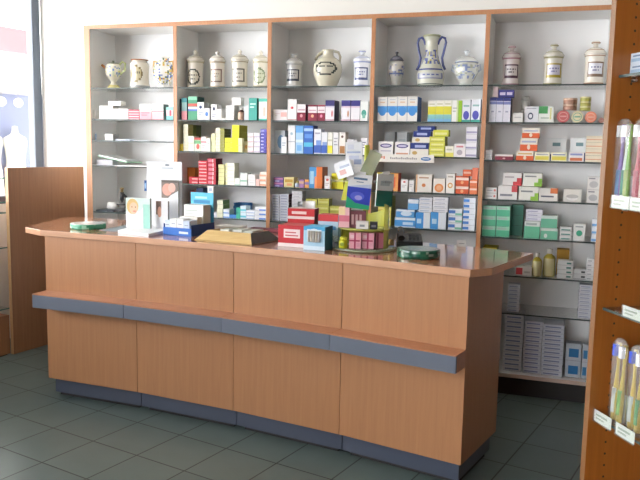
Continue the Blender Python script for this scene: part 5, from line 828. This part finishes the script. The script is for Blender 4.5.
# gold sloping tray
t=thing('sloping_tray','golden wooden tray with sloping sides and dark marbled right side','tray',(0,0,ZC))
B4=[(1.325,-.985),(1.672,-1.045),(1.735,-.80),(1.375,-.70)]; T4=[(1.375,-.935),(1.635,-.975),(1.675,-.83),(1.42,-.755)]
hT=.050
def side(i,col,name,mat):
    j=(i+1)%4; m=MB(); a,b=B4[i],B4[j]; c,d=T4[j],T4[i]
    cx=sum(p[0] for p in T4)/4; cy=sum(p[1] for p in T4)/4
    ins=lambda p:(p[0]+(cx-p[0])*.06,p[1]+(cy-p[1])*.06)
    ai,bi,ci,di=ins(a),ins(b),ins(c),ins(d)
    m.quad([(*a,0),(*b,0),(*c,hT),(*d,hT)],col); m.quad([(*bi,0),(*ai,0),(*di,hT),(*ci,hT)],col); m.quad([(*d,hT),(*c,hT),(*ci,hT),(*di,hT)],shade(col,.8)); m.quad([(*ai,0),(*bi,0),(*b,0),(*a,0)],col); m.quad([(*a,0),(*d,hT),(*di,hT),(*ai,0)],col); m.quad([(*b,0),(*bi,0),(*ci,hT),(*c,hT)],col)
    m.build(name,mat,t)
gold=wood('golden_tray_wood','#b8975c','#ccb078',.4,'X')
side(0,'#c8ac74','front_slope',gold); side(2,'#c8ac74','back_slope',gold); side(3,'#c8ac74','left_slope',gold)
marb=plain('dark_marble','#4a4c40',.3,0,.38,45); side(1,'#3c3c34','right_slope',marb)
m=MB(); m.prism([(x*.99+.0152,y*.98-.0175) for x,y in B4],.001,.004,'#8c7448'); m.build('floor_board',MT['paper'],t)
G2='packets lying in the golden tray'
for i,(x,y,lb,cl) in enumerate(((1.44,-.92,'pale packet at the left inside the golden tray','#cfd0c4'),(1.51,-.92,'second pale packet inside the golden tray','#d8d8d0'),(1.575,-.93,'pale packet at the right inside the golden tray','#c4c8bc'))):
    boxat('packet',(x,y,ZC+.0045),-.12,.055,.11,.052,cl,[(.1,.3,.9,.6,'#8c9484')],lb,'packet',G2,None,'#b8bcb0')
boxat('booklet',(1.20,-.50,ZC),.1,.16,.11,.020,'#e6e6e4',[],'white booklet lying behind the golden tray','booklet',None)
boxat('booklet',(1.40,-.48,ZC),-.05,.21,.08,.016,'#8a4450',[(.1,.3,.6,.7,'#b88890')],'maroon booklet lying behind the golden tray','booklet',None,None,'#7c3c4a')
# red and blue cartons
RD='#c4343c'
boxat('medicine_carton',(1.795,-1.005,ZC),-.04,.136,.118,.106,RD,[(0,0,1,.17,'#efe6e2'),(.22,.42,.85,.82,'#f0dcd8'),(.28,.5,.78,.56,'#c8646a'),(.28,.64,.7,.7,'#c8646a')],'large red carton with white label at the front of the counter','box',None,'#a82c34','#cc5a58')
boxat('medicine_carton',(1.790,-.862,ZC),.06,.140,.085,.176,'#c8383c',[(0,.7,1,.78,'#efe0dc'),(.15,.84,.7,.92,'#f0d8d4')],'tall red carton standing behind the large red one','box',None,'#8c2a30','#e4d4d0')
t=thing('ointment_tube','white tube with dark cap lying on the tall red carton','tube',(1.86,-.83,ZC+.1965),0)
m=MB(); m.tube([(0,0,0),(.03,.004,0),(.06,.01,0)],[.017,.019,.018],12,'#e6e6e4'); m.build('body',MT['plastic'],t)
m=MB(); m.tube([(-.026,-.004,0),(-.001,0,0)],.013,12,'#8a8c90'); m.build('cap',MT['plastic'],t)
boxat('medicine_carton',(1.945,-.84,ZC),.0,.105,.085,.150,'#bcd8ec',[(0,.78,1,1,'#d04448'),(.1,.5,.9,.62,'#5c9cd0'),(.1,.2,.6,.4,'#dce8f0')],'red topped pale blue carton behind the blue display carton','box',None,'#7cacd0','#d0484c')
t=thing('display_carton','blue carton with arched opening showing grey sticks, beside the red carton','box',(1.949,-1.066,ZC),-.06)
m=MB(); w,d,h=.108,.105,.112
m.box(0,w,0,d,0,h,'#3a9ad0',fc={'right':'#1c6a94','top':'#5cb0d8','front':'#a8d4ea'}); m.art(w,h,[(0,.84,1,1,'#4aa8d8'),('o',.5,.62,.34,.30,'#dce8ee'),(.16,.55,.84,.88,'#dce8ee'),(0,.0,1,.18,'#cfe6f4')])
for k in range(4): m.art(w,h,[(.24+k*.14,.03,.32+k*.14,.13+.02*(k%2),'#2c64a8')])
m.build('carton',MT['card'],t)
m=MB()
for k in range(5): m.tube([(w*(.26+.12*k),-.004,h*.36),(w*(.26+.12*k),-.004,h*.82)],.0062,8,['#c0c0b8','#d0ccc0','#b8bcb8','#c8c4b8','#bcc0c0'][k])
m.build('sticks',MT['plastic'],t)
# carousel
CX,CY=2.205,-.905
t=thing('carousel','yellow green acrylic counter carousel with round clear base and hanging packs','carousel',(CX,CY,ZC),.20)
m=MB(); m.lathe([(.150,0),(.155,.003),(.155,.009),(.150,.012),(0,.012)],48,0,0,0); m.build('base',MT['gedge2'] and sheer('base_acrylic','#dfe6d4',.4,.1,'#c8d4b8'),t)
m=MB(); m.lathe([(.055,.0125),(.05,.035),(.02,.04),(.012,.045),(.012,.50)],24,0,.02,0); m.build('spindle',plain('lime_plastic','#c9cf58',.35),t)
def curved(r,a0,a1,z0,z1,mat,name,n=20,th=.003,z1b=None):
    m=MB(); P=[]
    for i in range(n+1):
        a=a0+(a1-a0)*i/n; zz=z1 if z1b is None else z1+(z1b-z1)*i/n
        P.append((math.cos(a),math.sin(a),zz))
    for (c0,s0,za),(c1,s1,zb) in zip(P,P[1:]):
        for rr,fl in ((r,False),(r-th,True)):
            q=[(c0*rr,s0*rr,z0),(c1*rr,s1*rr,z0),(c1*rr,s1*rr,zb),(c0*rr,s0*rr,za)]
            m.quad(q if not fl else q[::-1],smooth=True)
        m.quad([(c0*r,s0*r,za),(c1*r,s1*r,zb),(c1*(r-th),s1*(r-th),zb),(c0*(r-th),s0*(r-th),za)])
        m.quad([(c1*r,s1*r,z0),(c0*r,s0*r,z0),(c0*(r-th),s0*(r-th),z0),(c1*(r-th),s1*(r-th),z0)])
    return m.build(name,mat,t)
curved(.118,math.radians(-35),math.radians(200),.013,.225,MT['lime'],'back_shell',28,.003,.10)
m=MB(); m.lathe([(.0125,.100),(.128,.100),(.130,.102),(.130,.104),(.0125,.106)],40,0,0,0); m.build('middle_tier',MT['lime'],t)
m=MB(); m.box(-.165,.125,-.045,-.038,.322,.333); m.build('hanging_rail',MT['clear'],t)
m=MB(); m.box(-.005,.005,-.0375,.01,.322,.333); m.build('rail_arm',MT['clear'],t)
m=MB(); m.quad([(-.115,-.03,.235),(-.06,-.03,.235),(-.05,-.03,.33),(-.095,-.03,.33)],'#d8dc50'); m.quad([(-.115,-.027,.235),(-.095,-.027,.33),(-.05,-.027,.33),(-.06,-.027,.235)],'#d8dc50'); m.build('lime_card',plain('lime_card','#d9dd52',.5),t)
def inc(x,y,z): c,s_=math.cos(.20),math.sin(.20); return (CX+c*x-s_*y,CY+s_*x+c*y,ZC+z)
def hangpack(label,x,y,z,w,h,cols,rz,tilt,base='#eceff2',grp='packs hanging on the carousel',mat='glossy'):
    th=thing('toothpaste_pack',label,'pack',inc(x,y,z),rz,grp); th.rotation_euler.y=tilt
    m=MB(); m.box(0,w,0,.009,0,h*.93,base); m.art(w,h*.93,cols); m.build('pouch',MT[mat],th)
    m=MB(); m.box(w*.3,w*.7,.003,.005,h*.93+.0004,h,'#f0f2f4'); m.build('hang_tab',MT['card'],th)
PK=[(0,0,1,.62,'#3a4cc0'),('p',[(0,0),(1,0),(1,.12),(.4,.16),(0,.34)],'#2fa87c'),('o',.45,.36,.3,.13,'#5c6cdc'),('o',.5,.32,.16,.07,'#a8a8ec'),('p',[(0,.62),(1,.62),(1,.74),(.4,.68)],'#c8d4ec'),(.22,.84,.8,.9,'#5c7c9c'),(.35,.76,.65,.79,'#8ca0b4')]
hangpack('hanging pack with violet blue panel and green foot, front of carousel',-.090,-.075,.205,.112,.175,PK,.22,.09)
hangpack('hanging pack just behind the violet one, right side of carousel',.052,-.062,.212,.085,.165,[(0,0,1,.5,'#1f6c60'),(.2,.65,.8,.8,'#a8b8bc')],.75,.06,'#d4dcdc')
hangpack('hindmost hanging pack with dark green foot, right side of carousel',.070,-.030,.214,.080,.165,[(0,0,1,.5,'#1c544c'),(.2,.6,.8,.8,'#b8c4c8')],.95,.05,'#d0d8d8')
PW=[(.1,.55,.9,.62,'#a8b8d8'),(.2,.3,.8,.45,'#c8d0e4'),(.15,.7,.5,.9,'#dde2ee'),(.5,.1,.95,.3,'#9cb0d4')]
hangpack('white pack with pale blue print, top left of carousel',-.095,-.055,.395,.080,.125,PW,.15,-.03)
hangpack('white pack with reddish print, left side of carousel below the top one',-.125,-.085,.335,.080,.080,[(.2,.2,.6,.5,'#d8a098'),(.3,.6,.9,.75,'#a8b4cc')],.05,-.35)
hangpack('tilted clear pouch with green tint, top right of carousel',-.028,-.02,.375,.062,.125,[],.30,.42,'#ffffff','packs hanging on the carousel','sheerpack')
G3='boxes on the carousel'
boxat('medicine_carton',inc(-.122,-.062,.1065),.10,.052,.05,.098,'#e8b8c0',[(0,.3,1,.6,'#d8788c'),(0,.62,.6,1,'#efd8a8')],'pink carton on the middle carousel tier, left','box',G3,'#c87c88')
boxat('medicine_carton',inc(-.068,-.058,.1065),.2,.075,.05,.080,'#7c4850',[(.1,.2,.25,.8,'#c8a0a0'),(.35,.2,.5,.8,'#c8a0a0'),(.6,.2,.75,.8,'#c8a0a0')],'dark maroon carton on the middle carousel tier','box',G3,'#5c3c40')
boxat('medicine_carton',inc(-.035,-.105,.1065),.2,.058,.036,.036,'#eceae8',[(.3,.3,.7,.6,'#9098a0')],'small white box at the front of the middle carousel tier','box',G3,'#3c3c40')
boxat('medicine_carton',inc(.030,-.100,.1065),.25,.036,.036,.034,'#2c2c34',[(.2,.3,.8,.6,'#787880')],'small black box at the front of the middle carousel tier','box',G3)
PKB=[(0,.45,.9,.55,'#a83c5c'),(.42,0,.56,1,'#a83c5c'),(.1,.65,.4,.85,'#efd0d4'),(.62,.12,.95,.38,'#d89cac')]
boxat('medicine_carton',inc(-.066,-.105,.0126),.16,.057,.05,.076,'#e6a8b4',PKB,'left pink carton with crimson ribbon print, low on the carousel','box',G3,'#c88494')
boxat('medicine_carton',inc(-.006,-.095,.0126),.16,.057,.05,.076,'#e0a0b0',PKB,'right pink carton with crimson ribbon print, low on the carousel','box',G3,'#8c3450')
boxat('medicine_carton',inc(.056,-.070,.0126),.35,.040,.05,.074,'#c87c90',[(.2,0,.4,1,'#7c3048')],'deep pink carton at the right of the carousel base','box',G3,'#8c3c54')
th=thing('lozenge_tub','small lime yellow tub on the carousel base','tub',inc(-.094,-.095,.0126),0)
m=MB(); m.lathe([(.018,0),(.021,.006),(.021,.034),(.017,.04)],20,0,0,0,'#d4d830'); m.oval(0,.02,.011,.008,-.0215,'#8ca030'); m.build('body',MT['plastic'],th)
m=MB(); m.lathe([(.018,.0405),(.018,.05),(.013,.053),(0,.053)],20,0,0,0,'#dfe24c'); m.build('lid',MT['plastic'],th)
th=thing('clear_cup','small clear plastic cup left of the lime tub','cup',inc(-.135,-.04,.0126),0)
m=MB(); m.lathe([(.013,0),(.017,.05),(.0158,.05),(.012,.002),(0,.002)],20,0,0,0); m.build('body',MT['clear'],th)
m=MB(); m.lathe([(.0105,.003),(.012,.02),(0,.021)],16,0,0,0,'#4c5c8c'); m.build('contents',MT['plastic'],th)
# telephone behind the carousel
th=thing('telephone','black telephone on the counter between carousel and green dish','telephone',(2.33,-.735,ZC),.25)
m=MB(); k=len(m.v); m.v+=[(0,0,0),(.13,0,0),(.13,.15,0),(0,.15,0),(0,.01,.022),(.13,.01,.022),(.13,.14,.05),(0,.14,.05)]
for q in ((3,2,1,0),(4,5,6,7),(0,1,5,4),(1,2,6,5),(2,3,7,6),(3,0,4,7)): m.f.append(tuple(k+i for i in q)); m.c.append('#202124'); m.m.append(0); m.sm.append(False)
bevel(m.build('base',MT['plastic'],th),.004)
m=MB(); m.tube([(.022,.0,.040),(.022,.03,.058),(.022,.11,.074),(.022,.155,.066)],[.017,.013,.013,.017],12,'#18191b'); m.build('handset',MT['plastic'],th)
m=MB()
for i in range(3):
    for j in range(4): x,y=.06+i*.02,.035+j*.02; z=.022+(y-.01)/.13*.028; m.box(x,x+.013,y,y+.012,z+.0005,z+.004,'#4c4e52')
m.build('keypad',MT['plastic'],th)
m=MB(); m.quad([(0,0,0),(.045,0,0),(.045,.008,.032),(0,.008,.032)],'#eceeec'); m.quad([(0,.016,0),(0,.008,.032),(.045,.008,.032),(.045,.016,0)],'#dcdedc'); m.rect(.008,.036,.014,.018,.0028,'#98a0a0'); tag(m.build('tent_card',MT['card'],None,(2.615,-.62,ZC),.28),'small white tent card near the back edge of the counter','card')

# ---------------------------------------------------------------- light: overcast sky through the shop windows
SKY=25.0
w=bpy.data.worlds.new('sky'); SC.world=w; w.use_nodes=True; nt=w.node_tree; bg=nt.nodes['Background']
# brighter haze towards the street on the window side, duller towards the far side
tc=nt.nodes.new('ShaderNodeTexCoord'); dp=nt.nodes.new('ShaderNodeVectorMath'); dp.operation='DOT_PRODUCT'; dp.inputs[1].default_value=Vector((-.56,-.82,.08)).normalized()
mr=nt.nodes.new('ShaderNodeMapRange'); mr.inputs['From Min'].default_value=.8; mr.inputs['From Max'].default_value=1.0; mr.inputs['To Min'].default_value=1.7; mr.inputs['To Max'].default_value=SKY; mr.interpolation_type='SMOOTHSTEP'
rp_=nt.nodes.new('ShaderNodeValToRGB'); rp_.color_ramp.elements[0].color=(.93,.955,1,1); rp_.color_ramp.elements[1].color=(.95,.975,1,1)
nt.links.new(tc.outputs['Generated'],dp.inputs[0]); nt.links.new(dp.outputs['Value'],mr.inputs['Value']); nt.links.new(mr.outputs['Result'],bg.inputs['Strength']); nt.links.new(dp.outputs['Value'],rp_.inputs['Fac']); nt.links.new(rp_.outputs['Color'],bg.inputs['Color'])
def portal(name,loc,rot,sx,sy):
    l=bpy.data.lights.new(name,'AREA'); l.shape='RECTANGLE'; l.size=sx; l.size_y=sy; l.cycles.is_portal=True
    o=bpy.data.objects.new(name,l); C.objects.link(o); o.location=loc; o.rotation_euler=rot; return o
c_=3.35; px=LW0[0]+LD[0]*c_-.06; py=LW0[1]+LD[1]*c_
portal('daylight_portal',(px-.05,py,1.8),(PI/2,0,LZ-PI/2),6.5,1.55)

l=bpy.data.lights.new('sun','SUN'); l.energy=80; l.angle=.0093; l.color=(.96,.975,.985); o=bpy.data.objects.new('sun',l); C.objects.link(o); o.location=(6,4,8)
o.rotation_euler=Vector((.70,.30,.62)).to_track_quat('Z','Y').to_euler()
portal('daylight_portal',(1.7,-6.87,1.55),(PI/2,0,PI),1.8,2.1)
